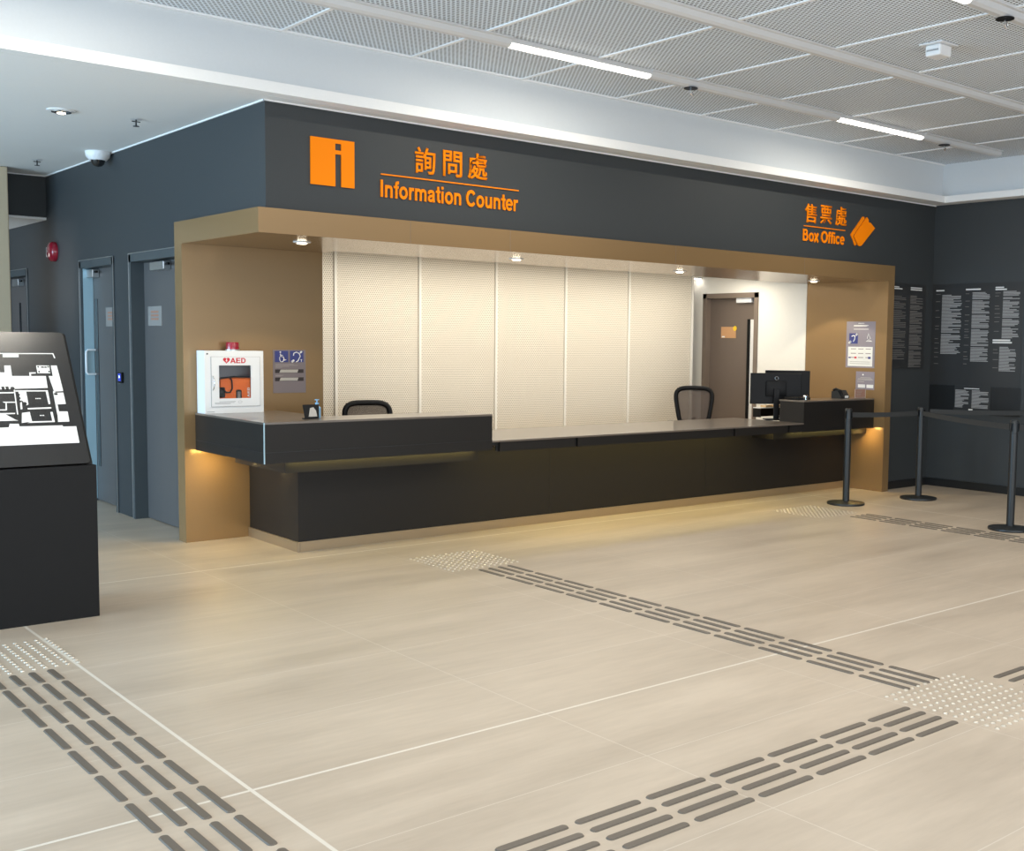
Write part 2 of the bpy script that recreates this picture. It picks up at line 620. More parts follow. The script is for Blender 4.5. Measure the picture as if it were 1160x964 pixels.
# fascia over the counter and the wall at its right
struct('wall_front', B(G, G, 2.4705, XR, 1.2, ZC), 'slate_paint')
struct('wall_front_right', B(7.2334, G, 0, XR, 0.9, 2.4705), 'slate_paint')
struct('wall_right', B(XR, -13, 0, XR+0.15, 0.9, ZC), 'slate_paint')
struct('wall_right_upper', B(8.02, -13, 3.255, 8.3, -0.02, ZM+0.06), 'pale_grey_paint')
struct('wall_front_upper', B(-9, -0.045, 3.255, 8.3, 0.12, ZM+0.06), 'pale_grey_paint')
# white ledge round the hall
mb = MB()
mb.box(-9, YS, ZC, XS, -0.04, ZC+0.072)
mb.box(XS, -13, ZC, 8.03, -0.04, ZC+0.072)
struct('trim_1', mb, 'white_paint')
# lower white ceiling over the left passage and the soffit in front of the fascia
mb = MB()
mb.box(-9, -0.03, ZC+0.001, 8.3, 5.32, ZC+0.05)
mb.box(8.0, -13, ZC+0.001, 8.3, -0.03, ZC+0.05)
struct('ceiling_passage', mb, 'white_paint')
# thin white shadow bead along the top of the dark walls
mb = MB()
mb.box(G-0.012, 0.087, ZC-0.008, G, 5.3, ZC+0.001)
mb.box(-6, 5.288, ZC-0.008, G, 5.3, ZC+0.001)
mb.box(G-0.012, 0.087, ZC-0.008, XR, G, ZC+0.001)
struct('trim_2', mb, 'white_paint')

# left wall with its door openings
DA = (3.25, 4.21)      # door a opening (y)
DB = (1.72, 2.82)      # door b opening
DC = (6.05, 7.2)
ZD = 2.29
mb = MB()
mb.box(G, 1.20, 2.4705, G+0.2, 11, ZC)
mb.box(G, 1.524, ZD, G+0.2, 11, 2.4705)
for a, b in ((1.524, DB[0]), (DB[1], DA[0]), (DA[1], DC[0]), (DC[1], 11)):
    mb.box(G, a, 0, G+0.2, b, ZD)
struct('wall_left', mb, 'slate_paint')
mb = MB()
mb.box(-9, 5.3, 2.78, G, 5.5, ZC)
struct('wall_passage', mb, 'slate_paint')
struct('ceiling_corridor', B(-9, 5.3, 2.76, G, 11, 2.785), 'white_paint')
struct('wall_end', B(-9, 11, 0, G+0.2, 11.1, 2.78), 'slate_paint')

# office behind the counter
struct('wall_office_right', MB().box(7.122, 1.125, 0, 7.24, 1.90, 2.46).box(7.122, 2.75, 0, 7.24, 5.0, 2.46).box(7.122, 1.90, 2.19, 7.24, 2.75, 2.46), 'cream_paint')
struct('wall_office_back', B(0.3, 3.6, 0, 7.24, 3.7, 2.46), 'cream_paint')
struct('ceiling_office', B(0.3, 1.125, 2.44, 7.24, 3.7, 2.468), 'cream_paint')

# perforated panels, one object each, with a white edge profile
for i, (a, b) in enumerate(((1.02, 1.977), (1.977, 2.921), (2.921, 3.873), (3.873, 4.834), (4.834, 5.80), (5.80, 6.86))):
    names = ['second', 'third', 'fourth', 'fifth']
    pos = 'leftmost cream perforated wall panel beside the bronze side wall' if i == 0 else (
        'cream perforated wall panel beside the brown office door' if i == 5 else
        '%s cream perforated wall panel counted from the left behind the counter' % names[i-1])
    t_ = thing('perforated_panel', pos, 'wall panel', (a, 2.75, 0), 'perforated wall panels behind the counter')
    B(a+0.03, 2.75, 0.0, b-0.006, 2.78, 2.437).build('panel_sheet', 'perforated_cream', t_)
    B(a, 2.735, 0.0, a+0.027, 2.79, 2.437).build('edge_profile', 'cream_paint', t_)
tag(recentre(B(6.862, 2.735, 0, 6.89, 2.80, 2.437).build('panel_post', 'cream_paint')), 'slim white end post closing the perforated wall beside the office door', 'post')

# ceiling seams (light metal strips) and light rails
for k in range(-6, 9):
    x = 0.155+0.990*k - 0.0
    if x < 7.95:
        struct('trim_%d' % (k+10), B(x-0.014, -8.5, ZM-0.008, x+0.014, -0.046, ZM), 'seam_white')
struct('trim_20', B(-9, -0.07, ZM-0.012, 8.02, -0.045, ZM), 'seam_white')


def rail(y, x0, x1, leds, label):
    r = thing('light_rail', label, 'light fitting', (x0, y, ZM), 'light rails under the mesh ceiling')
    # trough profile: half-round channel with side flanges
    prof = [(-0.062, 0), (-0.062, -0.012), (-0.045, -0.016), (-0.036, -0.046), (-0.018, -0.06), (0.018, -0.06),
            (0.036, -0.046), (0.045, -0.016), (0.062, -0.012), (0.062, 0)]
    segs = []
    cur = x0
    for a, b in leds:
        segs.append((cur, a)); cur = b
    segs.append((cur, x1))
    for a, b in segs:
        if b-a > 0.02:
            MB().poly([(p, q) for p, q in prof], (a, y, ZM-0.001), (0, 1, 0), (0, 0, 1), b-a).build('rail_body', 'light_rail', r)
    for a, b in leds:
        MB().box(a, y-0.04, ZM-0.035, b, y+0.04, ZM-0.001).build('led_housing', 'light_rail', r)
        MB().box(a+0.004, y-0.019, ZM-0.062, b-0.004, y+0.019, ZM-0.036, 0.010).build('led_diffuser', 'led_white', r)
    return r


RAILS = [(-0.955, 7.62, [(-2.22, -0.94), (1.356, 2.644), (4.93, 6.22)], 'grey light rail nearest the white bulkhead with lit tubes'),
         (-2.285, 7.9, [], 'plain unlit grey rail between the two lit rails'),
         (-3.625, 7.9, [(-2.22, -0.94), (1.38, 2.68), (4.96, 6.24)], 'grey light rail crossing the top right corner of the ceiling')]
for y, x1, leds, lab in RAILS:
    rail(y, -6.5, x1, leds, lab)
    for a, b in leds:
        light('tube_light', 'AREA', ((a+b)/2, y, ZM-0.075), 20, (1.0, 0.93, 0.80), ((a+b)/2, y, 0),
              shape='RECTANGLE', size=b-a, size_y=0.05)
# hooks hung below the rails
for x, y, lab in ((3.10, -0.955, 'small black ceiling hook on the rail between the two lit tubes'),
                  (6.62, -0.955, 'small black ceiling hook near the right end of the rail'),
                  (3.10, -3.625, 'small black ceiling hook at the top right corner')):
    h = thing('ceiling_hook', lab, 'hook', (x, y, ZM-0.06), 'hooks on the light rails')
    MB().cyl((x, y, ZM-0.064), 0.055, 0.006).build('disc', 'black_plastic', h)
    MB().tube([(x, y, ZM-0.07), (x, y, ZM-0.10), (x+0.018, y, ZM-0.115), (x+0.03, y, ZM-0.10), (x+0.02, y, ZM-0.088)], 0.006, 8).build('hook', 'chrome', h)

# ceiling detector (white housing)
d = thing('ceiling_detector', 'white boxy detector hanging from the mesh ceiling', 'detector', (3.54, -2.88, ZM))
MB().box(3.44, -2.97, ZM-0.012, 3.64, -2.79, ZM-0.001, 0.004).build('flange', 'white_plastic', d)
bm_ = MB().box(3.47, -2.94, ZM-0.085, 3.61, -2.82, ZM-0.012, 0.012)
bm_.build('housing', 'white_enamel', d)
MB().box(3.465, -2.925, ZM-0.055, 3.470, -2.835, ZM-0.045).build('label_strip', 'text_grey', d)

# ------------------------------------------------------------------ bronze canopy frame
cf = thing('counter_canopy', 'bronze-coloured canopy and side walls framing the service counter', 'canopy', (0, 0, 0))
mb = MB()
mb.box(0, 0, 2.3024, 7.2334, 1.12, 2.4705)
mb.box(0, 1.12, 2.3024, 1.162, 1.524, 2.4705)
mb.build('canopy_slab', 'gold_laminate', cf)
B(0, 1.379, 0, 1.162, 1.524, 2.3024).build('side_wall', 'gold_laminate', cf)
B(7.1225, 0, 0, 7.2334, 1.12, 2.3024).build('side_wall', 'gold_laminate', cf)
for x in (1.17, 2.075, 3.9, 5.7):
    B(x-0.0012, -0.0006, 2.3035, x+0.0012, 0.002, 2.4695).build('panel_joint', 'door_brown', cf)

DL = [(0.555, 0.50), (2.567, 0.587), (4.57, 0.63), (6.617, 0.62)]
dl_lab = ['recessed downlight in the canopy above the AED cabinet', 'recessed downlight in the canopy second from the left',
          'recessed downlight in the canopy above the right-hand office chair', 'recessed downlight in the canopy above the right raised desk']
for (x, y), lab in zip(DL, dl_lab):
    d = thing('downlight', lab, 'downlight', (x, y, 2.3024), 'downlights in the canopy')
    MB().lathe((x, y, 2.3024), [(0.040, -0.010), (0.062, -0.006), (0.065, -0.001)], 28).build('ring', 'white_enamel', d, True)
    MB().lathe((x, y, 2.3024), [(0.030, -0.016), (0.036, -0.011), (0.037, -0.0095)], 24).build('lens', 'led_warm', d, True)
    light('downlight_beam', 'SPOT', (x, y, 2.28), 34, (1.0, 0.87, 0.60), (x, y, 0), spot_size=math.radians(112), spot_blend=0.2, shadow_soft_size=0.03)

# ------------------------------------------------------------------ lettering on the fascia
Y0 = G-0.001
s = thing('information_sign', 'orange lettering reading Information Counter with Chinese characters on dark fascia', 'sign', (0.97, G, 2.62))
text('chinese_letters', '\u8a62', 1, (1.265, Y0, 2.838), XF, ZU, 0.010, 'orange_sign', s, 0.012, width=0.175, height=0.195)
text('chinese_letters', '\u554f', 1, (1.510, Y0, 2.842), XF, ZU, 0.010, 'orange_sign', s, 0.012, width=0.170, height=0.195)
text('chinese_letters', '\u8655', 1, (1.735, Y0, 2.845), XF, ZU, 0.010, 'orange_sign', s, 0.012, width=0.180, height=0.20)
B(0.978, G-0.010, 2.794, 2.221, G, 2.803).build('underline', 'orange_sign', s)
sign_text('english_letters', 'Information Counter', (0.975, Y0, 2.634), XF, ZU, 1.245, 0.124, 0.010, 'orange_sign', s)

s = thing('information_pictogram', 'orange square with a cut-out letter i at left of the fascia', 'sign', (0.59, G, 2.67))
mb = MB()
L0, R0, T0, B0 = 0.425, 0.762, 3.0, 2.672
a, b = 0.612, 0.660
for r in ((L0, B0, a, T0), (b, B0, R0, T0), (a, 2.972, b, T0), (a, 2.898, b, 2.925)):
    mb.box(r[0], G-0.012, r[1], r[2], G, r[3])
mb.box(0.596, G-0.0125, 2.672, 0.612, G, 2.676)
mb.build('square', 'orange_sign', s)

s = thing('box_office_sign', 'orange lettering reading Box Office with Chinese characters on dark fascia', 'sign', (5.79, G, 2.65))
text('chinese_letters', '\u552e', 1, (5.795, Y0, 2.835), XF, ZU, 0.010, 'orange_sign', s, 0.012, width=0.185, height=0.19)
text('chinese_letters', '\u7968', 1, (6.040, Y0, 2.840), XF, ZU, 0.010, 'orange_sign', s, 0.012, width=0.185, height=0.19)
text('chinese_letters', '\u8655', 1, (6.290, Y0, 2.843), XF, ZU, 0.010, 'orange_sign', s, 0.012, width=0.185, height=0.195)
B(5.785, G-0.010, 2.795, 6.455, G, 2.804).build('underline', 'orange_sign', s)
sign_text('english_letters', 'Box Office', (5.772, Y0, 2.650), XF, ZU, 0.675, 0.118, 0.010, 'orange_sign', s)

s = thing('ticket_pictogram', 'orange pictogram of two slanted tickets at right of the fascia', 'sign', (6.75, G, 2.65))
# two overlapping notched tickets
k = [(0.0, 0.0), (0.085, 0.0)]
mb = MB()
mb.poly([(6.548, 2.765), (6.748, 2.968), (6.775, 2.968), (6.775, 2.945), (6.585, 2.752), (6.648, 2.672), (6.630, 2.655), (6.612, 2.672), (6.600, 2.700)], (0, Y0, 0), XF, ZU, 0.010)
mb.build('back_ticket', 'orange_sign', s)
mb = MB()
mb.poly([(6.603, 2.752), (6.798, 2.952), (6.818, 2.968), (6.845, 2.945), (6.850, 2.915), (6.880, 2.915), (6.963, 2.862),
         (6.735, 2.662), (6.700, 2.655), (6.672, 2.668)], (0, Y0, 0), XF, ZU, 0.014)
mb.build('front_ticket', 'orange_sign', s)


# ------------------------------------------------------------------ counter
ct = thing('service_counter', 'long black service counter with raised left desk and bronze plinth', 'counter', (3.6, 0.5, 0))
mb = MB()
mb.box(0.5138, 0.5144, 0.075, 7.118, 0.62, 0.70)
mb.box(0.5138, 0.62, 0.075, 0.62, 1.376, 0.70)
mb.build('body', 'black_laminate', ct)
B(0.500, 0.500, 0, 0.506+6.61, 0.62, 0.075).build('plinth', 'plinth_metal', ct)
B(0.500, 0.62, 0, 0.62, 1.376, 0.075).build('plinth', 'plinth_metal', ct)
B(0.519, 0.499, 0.0, 0.521, 0.5005, 0.07).build('plinth_joint', 'door_brown', ct)
# vertical joint lines on the body front
for x in (2.9, 4.87):
    B(x-0.0015, 0.5135, 0.08, x+0.0015, 0.516, 0.69).build('body_joint', 'poster_dark', ct)
# low worktop
B(2.006, 0.130, 0.780, 5.914, 1.10, 0.795, 0.002).build('worktop', 'desk_top', ct)
for a, b in ((2.085, 2.868), (2.902, 4.845), (4.885, 5.66), (5.70, 5.914)):
    B(a, 0.137, 0.703, b, 0.160, 0.7795).build('apron_panel', 'black_laminate', ct)
B(2.06, 0.1605, 0.7035, 5.90, 0.170, 0.7515).build('apron_light_stop', 'poster_dark', ct)  # added behind the apron gaps to block strip light leaking through
B(2.006, 0.160, 0.752, 5.914, 0.64, 0.7795).build('apron_core', 'poster_dark', ct)
# skirt boxes hiding the counter lights
mb = MB()
mb.box(0.281, 0.23, 0.635, 1.935, 0.51, 0.718)
mb.box(0.281, 0.51, 0.635, 0.51, 1.10, 0.718)
mb.build('light_skirt', 'black_laminate', ct)
B(5.55, 0.23, 0.635, 7.118, 0.51, 0.699).build('light_skirt', 'black_laminate', ct)

rd = ct
mb = MB()
mb.box(0.0844, 0.1349, 0.72, 2.006, 0.165, 0.995)
mb.box(0.0844, 0.165, 0.72, 0.115, 1.376, 0.995)
mb.box(1.976, 0.165, 0.72, 2.006, 0.55, 0.995)
mb.box(0.115, 0.165, 0.72, 1.976, 0.62, 0.74)
mb.box(0.115, 0.62, 0.72, 0.75, 1.376, 0.74)
rd = mb.build('raised_desk', 'black_laminate', ct)
B(0.0825, 0.133, 0.796, 2.006, 0.136, 0.799).build('groove', 'charcoal_metal', rd)
B(0.0825, 0.136, 0.796, 0.0850, 1.376, 0.799).build('groove', 'charcoal_metal', rd)
B(0.0815, 0.132, 0.72, 0.0885, 0.139, 1.0085).build('corner_trim', 'steel_blue', rd)
mb = MB()
mb.box(0.0844, 0.1349, 0.995, 2.006, 0.55, 1.0096)
mb.box(0.0844, 0.55, 0.995, 0.75, 1.376, 1.0096)
mb.build('desk_top', 'desk_top', rd)

rr = ct
mb = MB()
mb.box(5.914, 0.1349, 0.70, 7.118, 0.165, 1.010)
mb.box(5.914, 0.165, 0.70, 5.944, 0.46, 1.010)
rr = mb.build('raised_desk', 'black_laminate', ct)
B(5.912, 0.1335, 1.010, 7.118, 0.47, 1.024, 0.002).build('desk_top', 'desk_top', rr)
B(5.914, 0.165, 0.70, 7.118, 0.62, 0.72).build('desk_base', 'black_laminate', rr)

# amber light strips hidden under the counter overhang
for nm, bx, lab in (('strip_light', (0.20, 0.30, 0.7155, 0.22, 1.30, 0.7195), 'amber light strip under the left end of the raised desk'),
                    ('strip_light', (2.10, 0.195, 0.745, 5.50, 0.215, 0.7515), 'amber light strip hidden behind the skirt under the counter')):
    o = B(*bx).build(nm, 'led_amber')
    tag(recentre(o), lab, 'light')
light('glow_left', 'AREA', (0.17, 1.20, 0.70), 2.0, (1.0, 0.70, 0.22), (0.17, 1.34, 0.1), shape='RECTANGLE', size=0.10, size_y=0.06)
light('glow_right', 'AREA', (7.0, 0.16, 0.69), 1.6, (1.0, 0.66, 0.22), (7.1, 0.16, 0.1), shape='RECTANGLE', size=0.06, size_y=0.06)
light('glow_front', 'AREA', (3.80, 0.215, 0.742), 13, (1.0, 0.80, 0.24), (3.80, 0.19, 0.0), shape='RECTANGLE', size=3.5, size_y=0.012)
light('glow_front_left', 'AREA', (1.10, 0.20, 0.716), 2.8, (1.0, 0.80, 0.24), (1.10, 0.19, 0.0), shape='RECTANGLE', size=1.6, size_y=0.012)
light('glow_front_right', 'AREA', (6.40, 0.20, 0.696), 1.6, (1.0, 0.80, 0.24), (6.40, 0.19, 0.0), shape='RECTANGLE', size=1.2, size_y=0.012)
light('glow_side', 'AREA', (0.16, 0.75, 0.70), 4.0, (1.0, 0.80, 0.32), (-0.05, 0.75, 0.0), shape='RECTANGLE', size=0.03, size_y=1.0)

# ------------------------------------------------------------------ AED cabinet
x0, x1, y0, y1, z0, z1 = 0.100, 0.570, 1.220, 1.372, 1.010, 1.492
ae = thing('aed_cabinet', 'white AED cabinet with glass window and orange kit inside on the raised desk', 'defibrillator cabinet', (x0, y0, z0))
mb = MB()
mb.box(x0+0.0081, y1-0.008, z0+0.0081, x1-0.0081, y1, z1-0.0081)
mb.box(x0, y0+0.0062, z0, x0+0.008, y1, z1)
mb.box(x1-0.008, y0+0.0062, z0, x1, y1, z1)
mb.box(x0+0.0081, y0+0.0062, z1-0.008, x1-0.0081, y1, z1)
mb.box(x0+0.0081, y0+0.0062, z0, x1-0.0081, y1, z0+0.008)
mb.box(x0, y0, z0, x0+0.049, y0+0.006, z1)
mb.box(x1-0.030, y0, z0, x1, y0+0.006, z1)
mb.box(x0+0.0491, y0, z1-0.045, x1-0.0301, y0+0.006, z1)
mb.box(x0+0.0491, y0, z0, x1-0.0301, y0+0.006, z0+0.050)
mb.build('body', 'white_enamel', ae)
B(x0+0.012, y1-0.012, z0+0.01, x1-0.01, y1-0.009, z1-0.01).build('lining', 'cabinet_inside', ae)
wx0, wx1, wz0, wz1 = 0.211, 0.465, 1.124, 1.379
dr = MB()
for r in ((0.151, 1.063, wx0-0.0001, 1.445), (wx1+0.0001, 1.063, 0.538, 1.445), (wx0, 1.063, wx1, wz0), (wx0, wz1, wx1, 1.445)):
    dr.box(r[0], y0-0.006, r[1], r[2], y0+0.004, r[3])
door = dr.build('door', 'white_enamel', ae)
B(wx0-0.003, y0-0.003, wz0-0.003, wx1+0.003, y0-0.001, wz1+0.003).build('window_pane', 'clear_glass', door)
mb = MB()
for r in ((0.149, 1.061, 0.151, 1.447), (0.538, 1.061, 0.540, 1.447), (0.149, 1.061, 0.54, 1.063), (0.149, 1.445, 0.54, 1.447)):
    mb.box(r[0], y0-0.0065, r[1], r[2], y0, r[3])
mb.build('door_gap', 'text_grey', door)
MB().tube([(0.163, y0-0.006, 1.19), (0.163, y0-0.02, 1.205), (0.167, y0-0.026, 1.245), (0.163, y0-0.02, 1.282), (0.163, y0-0.006, 1.297)], 0.004, 8).build('handle', 'chrome', door, True)
sign_text('lettering', 'AED', (0.300, y0-0.006, 1.397), XF, ZU, 0.122, 0.040, 0.002, 'red_ink', door)
# heart with flash
hp = []
for i in range(28):
    a = 2*PI*i/28
    hp.append((0.270+0.0017*16*math.sin(a)**3, 1.419+0.0016*(13*math.cos(a)-5*math.cos(2*a)-2*math.cos(3*a)-math.cos(4*a))))
MB().poly(hp, (0, y0-0.006, 0), XF, ZU, 0.002).build('heart', 'red_ink', door)
MB().poly([(0.268, 1.428), (0.262, 1.414), (0.269, 1.416), (0.267, 1.402), (0.278, 1.418), (0.271, 1.417), (0.276, 1.428)], (0, y0-0.0081, 0), XF, ZU, 0.001).build('flash', 'white_enamel', door)
mb = MB()
for zz, a, b in ((1.098, 0.21, 0.34), (1.090, 0.175, 0.33), (1.082, 0.175, 0.30)):
    mb.box(a, y0-0.0068, zz, b, y0-0.006, zz+0.003)
mb.tube([(0.375+0.016*math.cos(i*PI/6), y0-0.0065, 1.095+0.009*math.sin(i*PI/6)) for i in range(12)], 0.001, 5, True)
mb.box(0.115, y0-0.0008, 1.020, 0.175, y0, 1.024)
mb.build('fine_print', 'text_grey', ae)
MB().cyl((0.122, y0-0.002, 1.468), 0.006, 0.006, 12, 'y').build('lock', 'charcoal_metal', ae)
# red strobe on top
bc = MB().lathe((0.355, 1.30, z1), [(0.050, 0.012), (0.050, 0.055), (0.045, 0.066), (0, 0.068)], 28).build('beacon', 'red_plastic', ae, True)
MB().lathe((0.355, 1.30, z1), [(0.054, 0), (0.054, 0.010), (0.050, 0.0118)], 28).build('beacon_base', 'steel', ae, True)

# the kit inside the cabinet
kit = thing('defibrillator_kit', 'orange defibrillator carry case with black trim inside the white cabinet', 'defibrillator', (0.34, 1.29, 1.02))
B(0.225, 1.236, 1.019, 0.535, 1.335, 1.283, 0.02).build('case', 'case_orange', kit, True)
MB().tube([(0.225, 1.232, 1.278), (0.33, 1.230, 1.292), (0.45, 1.230, 1.288), (0.535, 1.232, 1.286)], 0.006, 8).build('zip', 'case_black', kit, True)
MB().tube([(0.215, 1.226, 1.265), (0.225, 1.224, 1.285), (0.30, 1.224, 1.288), (0.315, 1.224, 1.26), (0.318, 1.224, 1.20), (0.300, 1.224, 1.17), (0.27, 1.224, 1.17), (0.24, 1.224, 1.20)], 0.006, 8).build('handle_strap', 'case_black', kit, True)
B(0.215, 1.226, 1.13, 0.262, 1.236, 1.21, 0.008).build('pouch', 'case_black', kit)
MB().box(0.352, 1.228, 1.10, 0.392, 1.236, 1.19, 0.012).build('clasp', 'case_black', kit, True)
MB().box(0.359, 1.2255, 1.11, 0.385, 1.229, 1.175, 0.006).build('status_window', 'paper_grey', kit, True)
sign_text('lettering', 'AED', (0.462, 1.2335, 1.130), (0, 0, 1), (-1, 0, 0), 0.075, 0.020, 0.002, 'paper_white', kit)

# ------------------------------------------------------------------ notices on the bronze walls
YG = 1.379
nt = thing('accessibility_notice', 'notice with wheelchair and hearing loop symbols beside the AED cabinet', 'notice', (0.86, YG, 1.18))
B(0.722, YG-0.003, 1.150, 1.005, YG, 1.500).build('film', 'film_grey', nt)
bl = B(0.737, YG-0.006, 1.400, 0.852, YG-0.003, 1.492).build('wheelchair_symbol', 'sign_blue', nt)


def sym(name, mb, parent, m='paper_white'):
    return mb.build(name, m, parent, True)


def P2(a, b, cx, cz, s):
    return (cx+a*s, YG-0.0068, cz+b*s)


mb = MB()
cx, cz, s_ = 0.795, 1.444, 0.115
mb.tube([P2(0.16*math.cos(q), -0.12+0.24*math.sin(q), cx, cz, s_) for q in [math.radians(150+i*20) for i in range(11)]], 0.0030, 6)
mb.tube([P2(-0.10, 0.22, cx, cz, s_), P2(-0.08, 0.02, cx, cz, s_), P2(0.12, 0.0, cx, cz, s_), P2(0.20, -0.26, cx, cz, s_), P2(0.32, -0.2, cx, cz, s_)], 0.0036, 6)
mb.tube([P2(-0.08, 0.12, cx, cz, s_), P2(0.08, 0.10, cx, cz, s_)], 0.003, 6)
mb.cyl(P2(-0.10, 0.33, cx, cz, s_), 0.0065, 0.002, 14, 'y')
sym('figure', mb, bl)
bl = B(0.868, YG-0.006, 1.400, 0.985, YG-0.003, 1.492).build('hearing_loop_symbol', 'sign_blue', nt)
cx = 0.926
mb = MB()
mb.tube([P2(a, b, cx, cz, s_) for a, b in ((-0.26, 0.08), (-0.22, 0.26), (-0.02, 0.33), (0.18, 0.24), (0.26, 0.04), (0.16, -0.14), (0.08, -0.30), (-0.06, -0.36))], 0.0042, 6)
mb.tube([P2(-0.40, -0.38, cx, cz, s_), P2(-0.22, -0.24, cx, cz, s_)], 0.0085, 8)
mb.tube([P2(0.26, 0.28, cx, cz, s_), P2(0.38, 0.38, cx, cz, s_)], 0.0075, 8)
mb.tube([P2(0.28, -0.20, cx, cz, s_), P2(0.40, -0.20, cx, cz, s_)], 0.0022, 6)
mb.tube([P2(0.34, -0.20, cx, cz, s_), P2(0.34, -0.36, cx, cz, s_)], 0.0022, 6)
sym('ear', mb, bl)
mb = MB()
for zz, a, b in ((1.380, 0.742, 0.90), (1.372, 0.742, 0.935), (1.364, 0.742, 0.86), (1.356, 0.742, 0.80), (1.291, 0.742, 0.81), (1.285, 0.742, 0.79)):
    mb.box(a, YG-0.0042, zz, b, YG-0.003, zz+0.004)
mb.build('text_lines', 'text_faint', nt)
for zz in (1.312, 1.246):
    sl = B(0.738, YG-0.005, zz, 0.985, YG-0.003, zz+0.030).build('slider', 'slider_dark', nt)
    MB().poly([(0.775, zz+0.003), (0.930, zz+0.003), (0.938, zz+0.028), (0.785, zz+0.028)], (0, YG-0.005, 0), XF, ZU, 0.0025).build('name_strip', 'slider_pale', sl)

XG = 7.1225
nt = thing('payment_notice', 'tall lilac notice with white payment panel on the right bronze wall', 'notice', (XG, 0.33, 1.36))
B(XG-0.003, 0.150, 1.355, XG, 0.540, 1.868).build('film', 'film_lilac', nt)
B(XG-0.005, 0.178, 1.372, XG-0.003, 0.510, 1.588, 0.0008).build('white_panel', 'paper_white', nt)
bl = B(XG-0.005, 0.382, 1.622, XG-0.003, 0.498, 1.738).build('hearing_loop_symbol', 'sign_blue', nt)
mb = MB()
q = lambda a, b: (XG-0.0062, 0.44-a*0.115, 1.68+b*0.115)
mb.tube([q(-0.2, 0.2), q(0.0, 0.3), q(0.2, 0.2), q(0.15, -0.1), q(0.0, -0.3)], 0.006, 6)
mb.tube([q(-0.48, -0.46), q(-0.28, -0.26)], 0.012, 8)
mb.tube([q(0.3, 0.3), q(0.46, 0.46)], 0.011, 8)
mb.build('ear', 'paper_white', bl, True)
mb = MB()
mb.tube([(XG-0.004, 0.255, 1.68), (XG-0.004, 0.24, 1.735), (XG-0.004, 0.21, 1.68), (XG-0.004, 0.255, 1.66), (XG-0.004, 0.20, 1.655)], 0.004, 6)
for zz, a, b in ((1.845, 0.30, 0.38), (1.822, 0.24, 0.44), (1.815, 0.26, 0.44), (1.780, 0.24, 0.44), (1.647, 0.19, 0.27)):
    mb.box(XG-0.0042, a, zz, XG-0.003, b, zz+0.006)
mb.build('text_lines', 'paper_white', nt)
mb = MB()
for zz in (1.560, 1.510, 1.465):
    for yy in (0.46, 0.36, 0.26):
        mb.box(XG-0.0062, yy-0.06, zz, XG-0.005, yy+0.01, zz+0.009)
for zz in (1.42, 1.40):
    mb.box(XG-0.0062, 0.21, zz, XG-0.005, 0.48, zz+0.004)
mb.build('fine_print', 'text_faint', nt)
mb = MB()
mb.box(XG-0.0064, 0.39, 1.458, XG-0.005, 0.42, 1.478)
mb.build('card_mark', 'red_ink', nt)
mb = MB()
mb.box(XG-0.0064, 0.20, 1.455, XG-0.005, 0.235, 1.480)
mb.box(XG-0.0064, 0.47, 1.46, XG-0.005, 0.50, 1.475)
mb.build('card_mark', 'sign_blue', nt)

nt = thing('small_notice', 'small lilac notice with two white boxes above the acrylic stand', 'notice', (XG, 0.27, 1.115))
B(XG-0.003, 0.143, 1.115, XG, 0.392, 1.315).build('film', 'film_lilac', nt)
mb = MB()
mb.box(XG-0.0045, 0.265, 1.135, XG-0.003, 0.36, 1.172)
mb.box(XG-0.0045, 0.155, 1.135, XG-0.003, 0.245, 1.172)
mb.box(XG-0.0045, 0.288, 1.272, XG-0.003, 0.305, 1.288)
mb.build('white_box', 'paper_white', nt)
mb = MB()
for zz, a, b in ((1.245, 0.19, 0.33), (1.232, 0.17, 0.36), (1.220, 0.16, 0.37), (1.200, 0.28, 0.37)):
    mb.box(XG-0.0042, a, zz, XG-0.003, b, zz+0.005)
mb.build('text_lines', 'slider_pale', nt)


# ------------------------------------------------------------------ printed boards at the right
def lines(mb, plane, a0, a1, ztop, zbot, step, hgt, jitter=0.35, seed=1, off=0.0035):
    """ragged lines of small print between a0 and a1 going downwards"""
    rnd = random.Random(seed)
    zz = ztop
    run = 0
    while zz > zbot:
        if run <= 0:
            run = rnd.randint(2, 6)
            frac = rnd.uniform(0.35, 0.8)
            if rnd.random() < 0.4:
                zz -= step*0.8
        else:
            frac = 1.0 - (rnd.random()*0.08)
            if rnd.random() < jitter*0.5:
                frac = rnd.uniform(0.5, 0.95)
        run -= 1
        e = a0+(a1-a0)*frac
        if plane == 'y':
            mb.box(a0, G-off, zz-hgt, e, G-off+0.001, zz)
        else:
            mb.box(XR-off, e, zz-hgt, XR-off+0.001, a0, zz)
        zz -= step


bd = thing('information_board', 'narrow black board with two columns of small print beside the bronze wall', 'notice board', (7.65, G, 1.34))
B(7.30, G-0.003, 1.345, 7.985, G, 2.30).build('board', 'poster_black', bd)
mb = MB(); lines(mb, 'y', 7.36, 7.61, 2.17, 1.46, 0.0165, 0.006, seed=3); mb.build('text_column', 'text_dim', bd)
mb = MB(); lines(mb, 'y', 7.68, 7.93, 2.17, 1.375, 0.0135, 0.0075, 0.2, seed=4); mb.build('text_column', 'text_dim', bd)
mb = MB()
for r in ((7.36, 2.252, 7.46, 2.262), (7.36, 2.232, 7.52, 2.244), (7.68, 2.252, 7.90, 2.264), (7.68, 2.230, 7.90, 2.243)):
    mb.box(r[0], G-0.0042, r[1], r[2], G-0.003, r[3])
mb.build('heading', 'text_white', bd)

